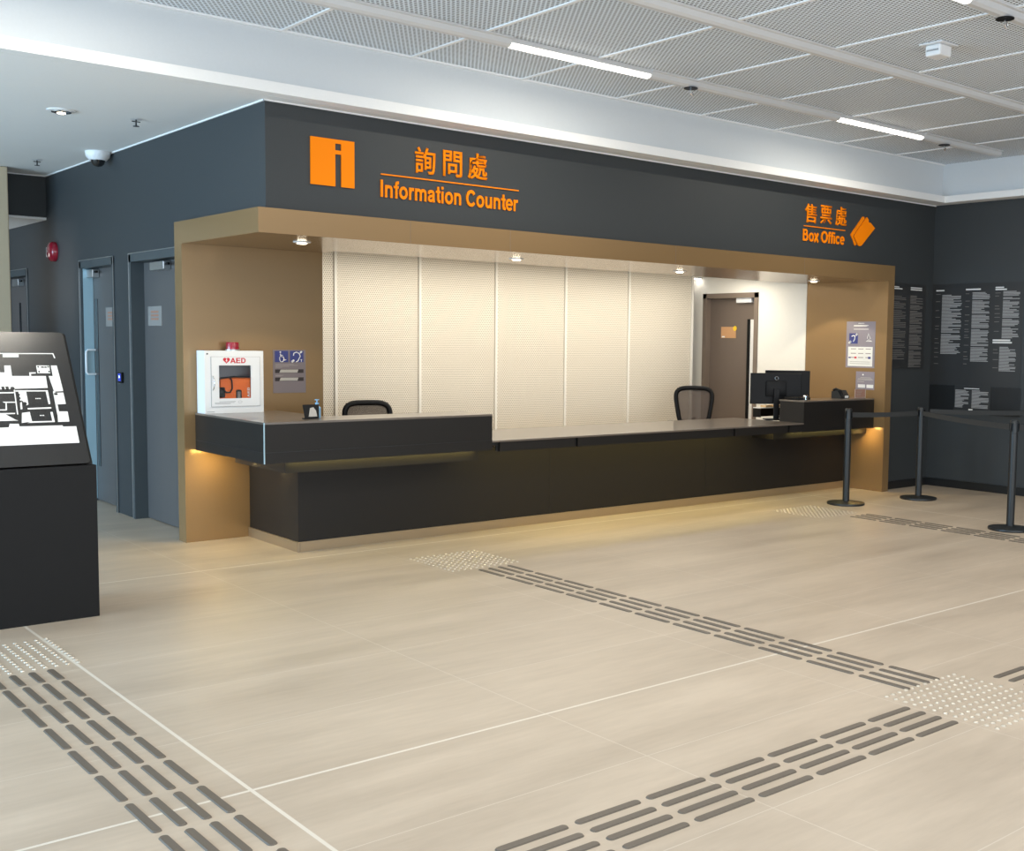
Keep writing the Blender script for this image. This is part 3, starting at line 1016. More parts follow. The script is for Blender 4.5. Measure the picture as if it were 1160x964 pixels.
bd = thing('information_board', 'large dark board with three columns of small print on the right wall', 'notice board', (XR, -0.46, 1.17))
B(XR-0.003, -1.035, 1.172, XR, 0.088, 2.312).build('board', 'poster_black', bd)
for i, (a0, a1, zt, zb_, sd) in enumerate(((-0.035, -0.29, 2.20, 1.52, 5), (-0.42, -0.64, 2.21, 1.45, 6), (-0.795, -0.995, 2.225, 1.70, 7), (-0.775, -0.975, 1.62, 1.34, 8))):
    mb = MB(); lines(mb, 'x', a0, a1, zt, zb_, 0.0135, 0.0078, 0.3, seed=sd); mb.build('text_column', 'text_grey', bd)
mb = MB()
for i, (a0, a1) in enumerate(((0.045, 0.005), (-0.335, -0.375), (-0.70, -0.745))):
    rnd = random.Random(20+i)
    zz = 2.20
    while zz > 1.36:
        mb.box(XR-0.0042, a1-rnd.random()*0.02, zz-0.006, XR-0.003, a0, zz)
        zz -= rnd.uniform(0.02, 0.11)
mb.build('margin_notes', 'text_dim', bd)['kind'] = 'stuff'
mb = MB()
for r in ((0.045, -0.06, 2.232, 2.246), (-0.335, -0.52, 2.235, 2.252), (-0.70, -0.80, 2.250, 2.264), (-0.70, -0.835, 2.228, 2.242), (-0.69, -0.90, 1.672, 1.690), (-0.69, -0.92, 1.648, 1.664)):
    mb.box(XR-0.0045, r[1], r[2], XR-0.003, r[0], r[3])
mb.build('heading', 'text_white', bd)

bd = thing('information_board', 'small square of white print centred below the large board on the right wall', 'notice board', (XR, -0.46, 0.85))
B(XR-0.0035, -0.69, 0.853, XR, -0.236, 1.170).build('board', 'poster_black', bd)
for a0, a1, sd in ((-0.25, -0.43, 11), (-0.46, -0.67, 12)):
    mb = MB(); lines(mb, 'x', a0, a1, 1.120, 0.930, 0.0135, 0.008, 0.5, seed=sd, off=0.0048); mb.build('text_column', 'text_grey', bd)
mb = MB()
mb.box(XR-0.005, -0.55, 1.135, XR-0.0035, -0.36, 1.143)
mb.box(XR-0.005, -0.475, 0.870, XR-0.0035, -0.425, 0.910)
mb.box(XR-0.005, -0.415, 0.885, XR-0.0035, -0.37, 0.892)
mb.box(XR-0.005, -0.53, 0.885, XR-0.0035, -0.485, 0.892)
mb.build('heading', 'text_white', bd)
for a, b, lab in ((0.088, -0.234, 'black gloss panel at the wall corner below the large board'), (-0.692, -1.05, 'black gloss panel right of the small square of print')):
    tag(recentre(B(XR-0.003, b, 0.85, XR, a, 1.168).build('black_panel', 'poster_dark')), lab, 'panel')
tag(recentre(B(XR-0.012, -6, 0.0, XR-0.0005, 0.087, 0.09).build('skirting', 'poster_dark')), 'black skirting strip along the foot of the right wall', 'skirting')
tag(recentre(B(7.2345, G-0.012, 0.0, XR-0.013, G-0.0005, 0.09).build('skirting', 'poster_dark')), 'short black skirting strip beside the bronze side wall', 'skirting')


# ------------------------------------------------------------------ doors at the left
def left_door(n, ya, yb, ztop, glass=None, strip=None, sign=None, closer=None, handle=None):
    X = G
    d = bpy.data.objects.new('door_%d' % n, None)
    COL.objects.link(d)
    d['kind'] = 'structure'
    d['_org'] = (0.0, 0.0, 0.0)
    mb = MB()
    e = 0.012
    mb.box(X-e, ya-0.012, 0, X+0.19, ya+0.035, ztop)
    mb.box(X-e, yb-0.035, 0, X+0.19, yb+0.012, ztop)
    mb.box(X-e, ya-0.012, ztop-0.06, X+0.19, yb+0.012, ztop+0.012)
    mb.build('door_frame', 'door_frame', d)
    mb = MB()
    for yy in (ya-0.014, yb+0.008):
        mb.box(X-0.016, yy, 0, X-0.011, yy+0.006, ztop+0.014)
    mb.box(X-0.016, ya-0.014, ztop+0.008, X-0.011, yb+0.014, ztop+0.014)
    mb.build('frame_bead', 'steel', d)
    leaf = B(X+0.10, ya+0.036, 0.008, X+0.145, yb-0.036, ztop-0.062).build('door_leaf', 'door_grey', d)
    if strip:
        B(X+0.008, strip[0], 0.02, X+0.097, strip[1], ztop-0.064).build('jamb_painted_light', 'steel_blue', d)  # pale blue colour stands in for bright light on the far jamb reveal
    if glass:
        B(X+0.095, glass[0], glass[2], X+0.0998, glass[1], glass[3], 0.002).build('vision_panel', 'dark_glass', leaf)
    if sign:
        sg = B(X+0.096, sign[0], sign[2], X+0.0998, sign[1], sign[3]).build('door_sign', 'paper_grey', leaf)
        mb = MB()
        ym = (sign[0]+sign[1])/2
        w_ = (sign[1]-sign[0])*0.28
        for k in range(3):
            zz = sign[3]-0.04-k*0.03
            mb.box(X+0.0952, ym-w_, zz-0.016, X+0.0961, ym+w_, zz)
        mb.build('sign_print', 'orange_print', sg)
    if closer:
        cl = B(X+0.035, closer[0], closer[2], X+0.099, closer[1], closer[3], 0.006).build('door_closer', 'steel', leaf)
        B(X+0.045, closer[0]-0.07, closer[3]-0.035, X+0.065, closer[0]+0.02, closer[3]-0.015).build('closer_arm', 'black_plastic', cl)
    if handle:
        yy, za, zb2 = handle
        MB().tube([(X+0.10, yy, za), (X+0.03, yy, za), (X+0.015, yy, za+0.02), (X+0.015, yy, zb2-0.02), (X+0.03, yy, zb2), (X+0.10, yy, zb2)], 0.011, 10).build('handle', 'white_plastic', leaf, True)
    return d


left_door(1, DB[0], DB[1], ZD-0.002, sign=(2.365, 2.69, 1.684, 1.850), closer=(2.14, 2.46, 2.145, 2.215))
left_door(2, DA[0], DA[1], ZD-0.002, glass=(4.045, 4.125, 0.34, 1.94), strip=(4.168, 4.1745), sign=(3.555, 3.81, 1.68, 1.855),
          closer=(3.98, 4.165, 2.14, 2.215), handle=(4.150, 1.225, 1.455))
left_door(3, DC[0], DC[1], ZD-0.002, glass=(6.75, 6.82, 0.4, 1.95), closer=(6.60, 6.85, 2.13, 2.21))

rd_ = thing('access_reader', 'small black card reader with blue light between the grey doors', 'card reader', (G, 3.09, 1.19))
B(G-0.022, 3.045, 1.180, G-0.0005, 3.145, 1.272, 0.004).build('housing', 'black_plastic', rd_)
B(G-0.0245, 3.062, 1.195, G-0.021, 3.128, 1.262).build('reader_face', 'reader_blue', rd_)
B(G-0.0265, 3.088, 1.222, G-0.024, 3.102, 1.244).build('indicator', 'reader_light', rd_)

fb = thing('fire_bell', 'round red fire alarm bell on the dark left wall', 'alarm bell', (G, 5.02, 2.42))
MB().lathe((G, 5.02, 2.425), [(0.100, -0.001), (0.100, -0.035), (0.088, -0.055), (0.05, -0.070), (0.0, -0.074)], 32, 'x').build('gong', 'red_plastic', fb, True)
MB().lathe((G, 5.02, 2.425), [(0.016, -0.066), (0.016, -0.080), (0.0, -0.082)], 16, 'x').build('cap', 'chrome', fb, True)
B(G-0.05, 5.105, 2.375, G-0.001, 5.16, 2.475, 0.006).build('bell_box', 'white_plastic', fb)

# brown door in the office
X = 7.1225
d = bpy.data.objects.new('door_4', None)
COL.objects.link(d)
d['kind'] = 'structure'
d['_org'] = (0.0, 0.0, 0.0)
mb = MB()
mb.box(X-0.012, 1.862, 0, X+0.11, 1.925, 2.226)
mb.box(X-0.012, 2.728, 0, X+0.11, 2.79, 2.226)
mb.box(X-0.012, 1.862, 2.165, X+0.11, 2.79, 2.226)
mb.build('door_frame', 'door_frame_brown', d)
leaf = B(X+0.068, 1.926, 0.008, X+0.105, 2.727, 2.164).build('door_leaf', 'door_brown', d)
B(X+0.064, 1.99, 0.60, X+0.0678, 2.045, 1.90).build('vision_panel', 'paper_white', leaf)
B(X+0.050, 2.048, 0.60, X+0.0678, 2.085, 1.905).build('pull_handle', 'black_plastic', leaf)
sg = B(X+0.064, 2.285, 1.672, X+0.0678, 2.535, 1.812).build('door_sign', 'paper_orange', leaf)
MB().cyl((X+0.062, 2.300, 1.792), 0.030, 0.004, 20, 'x').build('sticker', 'yellow', sg)
B(X+0.0625, 2.47, 1.680, X+0.0645, 2.52, 1.696).build('small_tag', 'paper_white', sg)
B(X+0.018, 2.00, 2.105, X+0.067, 2.25, 2.172, 0.005).build('door_closer', 'white_plastic', leaf)

# ------------------------------------------------------------------ passage ceiling fittings
d = thing('recessed_lamp', 'round recessed lamp in the white ceiling at the left', 'downlight', (-0.79, 1.52, ZC))
MB().lathe((-0.79, 1.52, ZC), [(0.070, -0.012), (0.095, -0.006), (0.098, 0.0)], 32).build('ring', 'white_enamel', d, True)
MB().lathe((-0.79, 1.52, ZC), [(0.035, -0.020), (0.066, -0.016), (0.068, -0.0121)], 28).build('reflector', 'chrome', d, True)
MB().lathe((-0.79, 1.52, ZC), [(0.02, -0.0255), (0.03, -0.0205)], 20).build('lens', 'led_warm', d, True)
for x, y, lab in ((-0.287, 1.468, 'small sprinkler head in the white ceiling beside the round recessed lamp'),
                  (-0.267, 4.177, 'small sprinkler head at the far end of the white passage ceiling')):
    s = thing('sprinkler', lab, 'sprinkler', (x, y, ZC), 'sprinkler heads in the passage ceiling')
    MB().lathe((x, y, ZC), [(0.030, -0.004), (0.045, -0.001)], 20).build('escutcheon', 'white_plastic', s, True)
    mb = MB()
    mb.tube([(x, y, ZC-0.004), (x, y, ZC-0.05)], 0.006, 8)
    mb.tube([(x-0.03, y, ZC-0.018), (x+0.03, y, ZC-0.018)], 0.004, 8)
    mb.cyl((x, y, ZC-0.052), 0.022, 0.004, 16)
    mb.build('head', 'charcoal_metal', s)
cm = thing('security_camera', 'white dome security camera on the passage ceiling beside the slate wall', 'camera', (-0.008, 3.27, ZC))
MB().lathe((-0.01, 3.27, ZC), [(0.070, -0.075), (0.098, -0.045), (0.105, -0.004), (0.103, 0.0)], 32).build('housing', 'white_enamel', cm, True)
MB().lathe((-0.01, 3.27, ZC), [(0.0, -0.132), (0.030, -0.124), (0.050, -0.105), (0.058, -0.0751)], 28).build('dome', 'dark_glass', cm, True)

# column at the left edge of the frame
c_ = thing('column', 'pale beige column at the far left edge behind the map kiosk', 'column', (-0.62, 5.0, 0))
B(-0.96, 4.85, 0, -0.355, 5.15, ZC-0.002, 0.01).build('shaft', 'beige_column', c_)
B(-0.97, 4.84, 0, -0.345, 5.16, 0.10).build('base', 'plinth_metal', c_)

# ------------------------------------------------------------------ map kiosk
KX0, KX1 = -2.55, -1.252
kk = thing('map_kiosk', 'black floor-plan kiosk with a sloping glossy map top at the left', 'kiosk', (-1.9, -0.4, 0))
mb = MB()
mb.poly([(-0.63, 0.0), (-0.63, 0.867), (-0.06, 0.867), (-0.06, 0.0)], (KX0, 0, 0), (0, 1, 0), (0, 0, 1), KX1-KX0)
mb.poly([(-0.560, 0.867), (-0.095, 1.585), (-0.06, 1.585), (-0.06, 0.867)], (KX0+0.004, 0, 0), (0, 1, 0), (0, 0, 1), KX1-KX0-0.012)
mb.build('body', 'kiosk_black', kk)
SL = Vector((0, 0.472, 0.738)).normalized()
SN = Vector((1, 0, 0)).cross(SL)
ORG = Vector((0, -0.600, 0.872))


def slab_pts(x0, x1, v0, v1, r, n=5):
    pts = []
    for cx, cy, a0 in ((x1-r, v0+r, -90), (x1-r, v1-r, 0), (x0+r, v1-r, 90), (x0+r, v0+r, 180)):
        for i in range(n+1):
            a = math.radians(a0+90*i/n)
            pts.append((cx+r*math.cos(a), cy+r*math.sin(a)))
    return pts


MB().poly(slab_pts(KX0+0.002, KX1-0.004, 0.0, 0.885, 0.02), ORG-SN*0.032, (1, 0, 0), SL, 0.012).build('back_plate', 'kiosk_black', kk)
MB().poly(slab_pts(KX0+0.010, KX1-0.022, 0.006, 0.876, 0.02), ORG-SN*0.0195, (1, 0, 0), SL, 0.0195).build('map_panel', 'kiosk_screen', kk)
MAP = [[(-1.75, 0.605), (-1.624, 0.605), (-1.62, 0.65), (-1.587, 0.65), (-1.59, 0.581), (-1.414, 0.579), (-1.417, 0.5), (-1.589, 0.497), (-1.75, 0.492)],
 [(-1.376, 0.649), (-1.344, 0.649), (-1.341, 0.578), (-1.338, 0.477), (-1.387, 0.475), (-1.399, 0.579), (-1.377, 0.578)],
 [(-1.391, 0.466), (-1.339, 0.468), (-1.338, 0.392), (-1.389, 0.39)], [(-1.393, 0.478), (-1.382, 0.478), (-1.383, 0.324), (-1.395, 0.324)],
 [(-1.454, 0.65), (-1.385, 0.649), (-1.387, 0.597), (-1.455, 0.598)], [(-1.497, 0.604), (-1.463, 0.604), (-1.464, 0.596), (-1.49, 0.595), (-1.491, 0.578), (-1.5, 0.579)],
 [(-1.95, 0.732), (-1.349, 0.733), (-1.343, 0.699), (-1.35, 0.699), (-1.354, 0.727), (-1.95, 0.726)], [(-1.616, 0.725), (-1.535, 0.725), (-1.536, 0.705), (-1.619, 0.705)],
 [(-1.588, 0.487), (-1.42, 0.484), (-1.419, 0.477), (-1.588, 0.479)], [(-1.573, 0.477), (-1.533, 0.477), (-1.534, 0.394), (-1.545, 0.389), (-1.565, 0.425), (-1.572, 0.437)],
 [(-1.431, 0.476), (-1.419, 0.475), (-1.42, 0.394), (-1.43, 0.394)], [(-1.595, 0.491), (-1.589, 0.491), (-1.596, 0.332), (-1.602, 0.332)],
 [(-1.573, 0.431), (-1.565, 0.425), (-1.569, 0.366), (-1.579, 0.363)], [(-1.543, 0.371), (-1.419, 0.373), (-1.42, 0.364), (-1.542, 0.362)],
 [(-1.576, 0.341), (-1.535, 0.346), (-1.533, 0.284), (-1.586, 0.277)], [(-1.533, 0.285), (-1.415, 0.284), (-1.416, 0.276), (-1.558, 0.276)],
 [(-1.429, 0.342), (-1.417, 0.342), (-1.416, 0.284), (-1.428, 0.284)], [(-1.391, 0.344), (-1.337, 0.342), (-1.339, 0.276), (-1.399, 0.276)],
 [(-1.95, 0.251), (-1.656, 0.252), (-1.648, 0.274), (-1.603, 0.272), (-1.601, 0.255), (-1.379, 0.253), (-1.378, 0.245), (-1.308, 0.244), (-1.309, 0.137), (-1.735, 0.139), (-1.74, 0.20), (-1.95, 0.20)],
 [(-1.80, 0.345), (-1.61, 0.342), (-1.612, 0.335), (-1.66, 0.335), (-1.615, 0.299), (-1.602, 0.293), (-1.80, 0.293)],
 [(-1.662, 0.415), (-1.592, 0.413), (-1.593, 0.407), (-1.656, 0.408)], [(-1.649, 0.407), (-1.643, 0.406), (-1.648, 0.361), (-1.655, 0.362)],
 [(-1.80, 0.367), (-1.65, 0.366), (-1.651, 0.359), (-1.80, 0.36)], [(-1.95, 0.476), (-1.597, 0.476), (-1.598, 0.468), (-1.95, 0.469)],
 [(-2.2, 0.60), (-1.80, 0.60), (-1.80, 0.42), (-2.2, 0.42)]]
mb = MB()
for i, pl in enumerate(MAP):
    mb.poly(pl, ORG+SN*0.0000, (1, 0, 0), SL, 0.0008+0.00003*i)
mb.build('floor_plan', 'map_white', kk)
# small dark details over the white plan
mb = MB()
for r in ((-1.655, 0.492, -1.640, 0.512), (-1.634, 0.492, -1.619, 0.512), (-1.688, 0.492, -1.674, 0.512)):
    mb.poly([(r[0], r[1]), (r[2], r[1]), (r[2], r[3]), (r[0], r[3])], ORG+SN*0.001, (1, 0, 0), SL, 0.0012)
for cx, cv, rr_ in ((-1.600, 0.499, 0.011), (-1.574, 0.458, 0.006), (-1.574, 0.436, 0.006), (-1.572, 0.414, 0.006), (-1.552, 0.400, 0.010)):
    mb.poly([(cx+rr_*math.cos(a*PI/6), cv+rr_*math.sin(a*PI/6)) for a in range(12)], ORG+SN*0.001, (1, 0, 0), SL, 0.0014)
for cx, cv in ((-1.445, 0.640), (-1.445, 0.608), (-1.392, 0.640), (-1.392, 0.608)):
    mb.poly([(cx-0.004, cv-0.005), (cx+0.004, cv-0.005), (cx+0.004, cv+0.005), (cx-0.004, cv+0.005)], ORG+SN*0.001, (1, 0, 0), SL, 0.0014)
for a, b in ((-1.43, -1.415), (-1.412, -1.400)):
    mb.poly([(a, 0.634), (b, 0.634), (b, 0.642), (a, 0.642)], ORG+SN*0.001, (1, 0, 0), SL, 0.0014)
mb.poly([(-1.39, 0.452), (-1.372, 0.452), (-1.372, 0.464), (-1.39, 0.464)], ORG+SN*0.001, (1, 0, 0), SL, 0.0014)
mb.build('plan_detail', 'kiosk_screen', kk)
for cx, cv, w_ in ((-1.492, 0.428, 0.030), (-1.487, 0.318, 0.024)):
    mb = MB()
    for k_ in range(4):
        mb.poly([(cx+k_*w_/4, cv), (cx+k_*w_/4+w_*0.17, cv), (cx+k_*w_/4+w_*0.17, cv+0.006), (cx+k_*w_/4, cv+0.006)], ORG+SN*0.0002, (1, 0, 0), SL, 0.0008)
    mb.build('plan_lettering', 'map_white', kk)

# ------------------------------------------------------------------ stanchions with belts
def stanchion(x, y, label, h=0.968):
    s = thing('belt_stanchion', label, 'stanchion', (x, y, 0), 'belt stanchions by the box office')
    MB().lathe((x, y, 0), [(0.185, 0.0), (0.190, 0.008), (0.188, 0.020), (0.06, 0.030), (0.045, 0.036), (0.0, 0.036)], 40).build('base', 'charcoal_metal', s, True)
    MB().lathe((x, y, 0), [(0.034, 0.034), (0.034, 0.85), (0.031, 0.852), (0.031, 0.86)], 28).build('post', 'charcoal_metal', s, True)
    MB().lathe((x, y, 0), [(0.036, 0.86), (0.036, h-0.006), (0.032, h), (0.0, h)], 28).build('cassette', 'charcoal_metal', s, True)
    mb = MB()
    for k in range(4):
        a = k*PI/2
        mb.box(x+0.036*math.cos(a)-0.008, y+0.036*math.sin(a)-0.008, 0.872, x+0.036*math.cos(a)+0.008, y+0.036*math.sin(a)+0.008, 0.945)
    mb.build('belt_slot', 'black_plastic', s)
    return s


S1, S2, S3 = (6.016, -0.354), (6.977, -0.564), (5.905, -2.227)
stanchion(*S1, 'dark grey belt stanchion in front of the right raised desk')
stanchion(*S2, 'dark grey belt stanchion standing in the corner near the right wall')
stanchion(*S3, 'dark grey belt stanchion nearest the camera at the right edge')


def belt(a, b, z, label, sag=0.0):
    a, b = Vector((*a, z)), Vector((*b, z))
    d = (b-a).normalized()
    a = a+d*0.045
    b = b-d*0.045
    nrm = Vector((-d.y, d.x, 0))*0.0015
    mb = MB()
    N = 10
    pr = None
    for i in range(N+1):
        f = i/N
        p = a.lerp(b, f)-Vector((0, 0, sag*4*f*(1-f)))
        q = [mb.bm.verts.new(p+nrm*s1+Vector((0, 0, s2*0.024))) for s1, s2 in ((-1, -1), (1, -1), (1, 1), (-1, 1))]
        if pr:
            for k in range(4):
                mb.bm.faces.new((pr[k], pr[(k+1) % 4], q[(k+1) % 4], q[k]))
        else:
            mb.bm.faces.new(q)
        pr = q
    mb.bm.faces.new(pr[::-1])
    o = mb.build('retractable_belt', 'belt_fabric')
    tag(recentre(o), label, 'belt', 'retractable belts of the stanchions')


belt(S1, S2, 0.905, 'black retractable belt between the two far stanchions', 0.008)
belt(S2, S3, 0.905, 'black retractable belt from the corner stanchion to the nearest one', 0.012)
belt((7.02, -0.59), (8.07, -1.45), 0.925, 'black retractable belt from the corner stanchion to the right wall', 0.01)
belt((S3[0]+0.01, S3[1]), (7.9, -3.4), 0.905, 'black retractable belt running right from the nearest stanchion', 0.012)

# ------------------------------------------------------------------ office chairs
def office_chair(x, y, rot, label, tz):
    """origin at the floor below the column; backrest towards local -Y, its top at tz"""
    c = thing('office_chair', label, 'chair', (0, 0, 0), 'office chairs behind the counter')
    seat_z = tz-0.58
    mb = MB()
    for k in range(5):
        a = 2*PI*k/5
        mb.tube([(0.03*math.cos(a), 0.03*math.sin(a), 0.115), (0.28*math.cos(a), 0.28*math.sin(a), 0.075)], 0.018, 8)
    mb.build('star_base', 'black_plastic', c)
    for k in range(5):
        a = 2*PI*k/5
        MB().cyl((0.285*math.cos(a), 0.285*math.sin(a), 0.031), 0.03, 0.045, 16, 'x').build('castor', 'black_rubber', c)
    MB().cyl((0, 0, 0.11+(seat_z-0.17)/2), 0.026, seat_z-0.16, 16).build('gas_column', 'charcoal_metal', c)
    MB().box(-0.24, -0.22, seat_z-0.055, 0.24, 0.25, seat_z, 0.025).build('seat', 'black_rubber', c, True)
    MB().tube([(0, -0.10, seat_z-0.07), (0, -0.25, seat_z-0.06), (0, -0.30, seat_z+0.05), (0, -0.28, seat_z+0.22)], 0.022, 10).build('back_spine', 'black_plastic', c, True)
    # backrest: rounded frame with mesh inside, slightly curved
    z0_, z1_ = seat_z+0.09, tz

    def bp(u, v):
        zz = z0_+(z1_-z0_)*v
        return Vector((u, -0.235-0.05*v-0.10*(0.25-u*u)*1.0+0.02, zz))
    out = []
    for i in range(36):
        a = 2*PI*i/36
        ca, sa = math.cos(a), math.sin(a)
        n = 4.0
        uu = (abs(ca)**(2/n))*math.copysign(1, ca)
        vv = (abs(sa)**(2/n))*math.copysign(1, sa)
        v_ = 0.5+0.47*vv
        hw = 0.165+0.085*v_
        out.append(bp(hw*uu*0.95, v_))
    fr = MB().tube(out, 0.027, 8, True).build('back_frame', 'black_plastic', c, True)
    mb = MB()
    rows = []
    for j in range(9):
        v_ = 0.03+0.94*j/8
        hw = (0.165+0.085*v_)*0.95*(1-abs((v_-0.5)/0.5)**8*0.25)
        rows.append([mb.bm.verts.new(bp(-hw+2*hw*i/8, v_)) for i in range(9)])
    for j in range(8):
        for i in range(8):
            mb.bm.faces.new((rows[j][i], rows[j][i+1], rows[j+1][i+1], rows[j+1][i]))
    o = mb.build('back_mesh', 'mesh_fabric', c, True)
    so = o.modifiers.new('thick', 'SOLIDIFY'); so.thickness = 0.003
    for sx in (-1, 1):
        MB().tube([(sx*0.20, 0.0, seat_z-0.04), (sx*0.29, 0.0, seat_z-0.03), (sx*0.29, 0.0, seat_z+0.17)], 0.014, 8).build('arm_post', 'black_plastic', c, True)
        MB().box(sx*0.29-0.035, -0.10, seat_z+0.17, sx*0.29+0.035, 0.13, seat_z+0.195, 0.01).build('armrest', 'black_rubber', c, True)
    c.location = (x, y, 0)
    c.rotation_euler = (0, 0, rot)
    return c


office_chair(1.95, 1.92, math.radians(165), 'black mesh office chair showing only its top behind the left raised desk', 1.015)
office_chair(6.02, 1.80, math.radians(140), 'black mesh office chair standing behind the low worktop near the monitors', 1.095)


# ------------------------------------------------------------------ things on the counter
def monitor(x, y, z, w, h, rot, label, leg_h):
    m_ = thing('monitor', label, 'computer monitor', (0, 0, 0), 'monitors on the low worktop')
    zc = leg_h
    MB().box(-w/2, -0.012, zc, w/2, 0.018, zc+h, 0.006).build('screen_housing', 'black_plastic', m_)
    MB().box(-0.11, -0.035, zc+h*0.25, 0.11, -0.010, zc+h*0.75, 0.01).build('rear_cover', 'black_plastic', m_, True)
    MB().tube([(0.018*math.cos(i*PI/8), -0.037, zc+h*0.84+0.018*math.sin(i*PI/8)) for i in range(16)], 0.0022, 6, True).build('badge_ring', 'steel', m_)
    MB().box(-0.03, -0.060, 0.012, 0.03, -0.036, zc+h*0.5, 0.004).build('stand_neck', 'black_plastic', m_)
    MB().box(-0.12, -0.10, 0.0, 0.12, 0.08, 0.012, 0.004).build('stand_foot', 'black_plastic', m_)
    B(-w/2+0.012, 0.0175, zc+0.015, w/2-0.012, 0.0195, zc+h-0.012).build('display', 'dark_glass', m_)
    m_.location = (x, y, z)
    m_.rotation_euler = (0, 0, rot)
    return m_


monitor(6.03, 0.62, 0.795, 0.55, 0.33, math.radians(-38), 'black monitor with its back to the hall, nearer of the two', 0.170)
monitor(6.48, 0.84, 0.795, 0.50, 0.33, math.radians(-38), 'black monitor with round badge behind the nearer one', 0.190)
tr = thing('paper_tray', 'pale paper tray seen below the monitors', 'paper tray', (6.45, 1.03, 0.795))
B(6.20, 0.98, 0.893, 6.72, 1.09, 0.903).build('shelf', 'paper_white', tr)
B(6.20, 1.08, 0.795, 6.72, 1.09, 0.8928).build('back', 'black_plastic', tr)
B(6.20, 0.98, 0.795, 6.21, 1.0799, 0.8928).build('side', 'black_plastic', tr)
B(6.71, 0.98, 0.795, 6.72, 1.0799, 0.8928).build('side', 'black_plastic', tr)
tag(recentre(B(6.30, 0.99, 0.9035, 6.60, 1.07, 0.925).build('paper_stack', 'wood_paper')), 'stack of brown paper leaflets on the tray beneath the monitors', 'paper')

dv = thing('receipt_printer', 'small black device on the left end of the box office raised desk', 'printer', (6.05, 0.40, 1.024))
B(5.955, 0.25, 1.024, 6.16, 0.44, 1.052, 0.006).build('body', 'black_plastic', dv, True)
B(6.02, 0.20, 1.024, 6.06, 0.24, 1.075, 0.006).build('card_slot', 'chrome', dv)
ph = thing('desk_phone', 'dark desk phone beside the acrylic stand on the right raised desk', 'phone', (6.80, 0.33, 1.024))
MB().poly([(0, 0), (0.13, 0), (0.13, 0.075), (0.05, 0.09), (0, 0.02)], (6.70, 0.27, 1.024), (0, 1, 0), (0, 0, 1), 0.15).build('base', 'charcoal_metal', ph)
MB().tube([(6.725, 0.275, 1.06), (6.725, 0.29, 1.105), (6.725, 0.36, 1.125), (6.725, 0.39, 1.11)], 0.016, 10).build('handset', 'black_plastic', ph, True)
B(6.77, 0.268, 1.03, 6.83, 0.2705, 1.055).build('label_plate', 'paper_white', ph)
ac = thing('acrylic_stand', 'pinkish acrylic leaflet stand at the right end of the desk', 'stand', (6.98, 0.24, 1.024))
B(6.90, 0.235, 1.024, 7.09, 0.242, 1.125).build('front_sheet', 'acrylic_pink', ac)
B(6.90, 0.235, 1.024, 7.09, 0.30, 1.028).build('foot', 'acrylic_pink', ac)
mb = MB()
for r in ((6.90, 1.024, 6.904, 1.125), (7.086, 1.024, 7.09, 1.125), (6.90, 1.121, 7.09, 1.125), (6.90, 1.03, 7.09, 1.034)):
    mb.box(r[0], 0.232, r[1], r[2], 0.2351, r[3])
mb.build('bright_edge', 'slider_pale', ac)
mb = MB()
for k in range(4):
    mb.box(6.93, 0.2335, 1.10-k*0.016, 7.03-0.01*k, 0.235, 1.104-k*0.016)
mb.build('print', 'text_faint', ac)

hd = thing('leaflet_holder', 'tilted black holder with a pale card on the left raised desk', 'holder', (0.535, 0.32, 1.0098))
th = MB()
th.poly([(-0.055, 0.0), (0.050, 0.0), (0.062, 0.105), (-0.062, 0.105)], (0, 0, 0), XF, (0, 0.25, 0.968), 0.012)
th.build('frame', 'black_plastic', hd, local=True)
MB().poly([(-0.030, 0.016), (0.036, 0.016), (0.032, 0.060), (0.015, 0.085), (-0.012, 0.080)], Vector((0, -0.0125, 0.002)), XF, (0, 0.25, 0.968), 0.002).build('card', 'slider_pale', hd, local=True)
B(-0.055, -0.01, 0, 0.05, 0.05, 0.006).build('foot', 'black_plastic', hd, local=True)
sb = thing('sanitiser_bottle', 'light blue pump bottle behind the tilted black holder', 'bottle', (0.625, 0.42, 1.0098))
MB().lathe((0.625, 0.42, 1.0098), [(0.026, 0.0), (0.028, 0.006), (0.028, 0.075), (0.012, 0.090), (0.011, 0.098)], 24).build('bottle', 'blue_gel', sb, True)
MB().lathe((0.625, 0.42, 1.0098), [(0.014, 0.098), (0.014, 0.112), (0.005, 0.114), (0.005, 0.130), (0.016, 0.131), (0.016, 0.138)], 18).build('pump', 'blue_gel', sb, True)

# ------------------------------------------------------------------ office linear lamp
ol = thing('office_lamp', 'lit white linear lamp on the office ceiling at the end of the perforated wall', 'lamp', (7.02, 2.88, 2.44))
B(6.93, 2.82, 2.418, 7.11, 2.95, 2.439).build('housing', 'white_enamel', ol)
B(6.94, 2.83, 2.410, 7.10, 2.94, 2.4179).build('diffuser', 'led_white', ol)

# ------------------------------------------------------------------ tactile guide bars and studs
def bar_mesh(L, w=0.034, h=0.005):
    bm = bmesh.new()
    pts = []
    r = w/2
    for cx, a0 in ((L-r, -90), (r, 90)):
        for i in range(7):
            a = math.radians(a0+30*i)
            pts.append((cx+r*math.cos(a)*0.8, r*math.sin(a)))
    lo = [bm.verts.new((a, b, 0)) for a, b in pts]
    hi = [bm.verts.new((L/2+(a-L/2)*(1-0.008/L), b*0.82, h)) for a, b in pts]
    bm.faces.new(lo[::-1]); bm.faces.new(hi)
    n = len(pts)
    for i in range(n):
        bm.faces.new((lo[i], lo[(i+1) % n], hi[(i+1) % n], hi[i]))
    me = bpy.data.meshes.new('guide_bar')
    bm.to_mesh(me); bm.free()
    me.materials.append(MATS['tactile_grey'])
    return me


ME_LONG = bar_mesh(0.296)
ME_SHORT = bar_mesh(0.205)


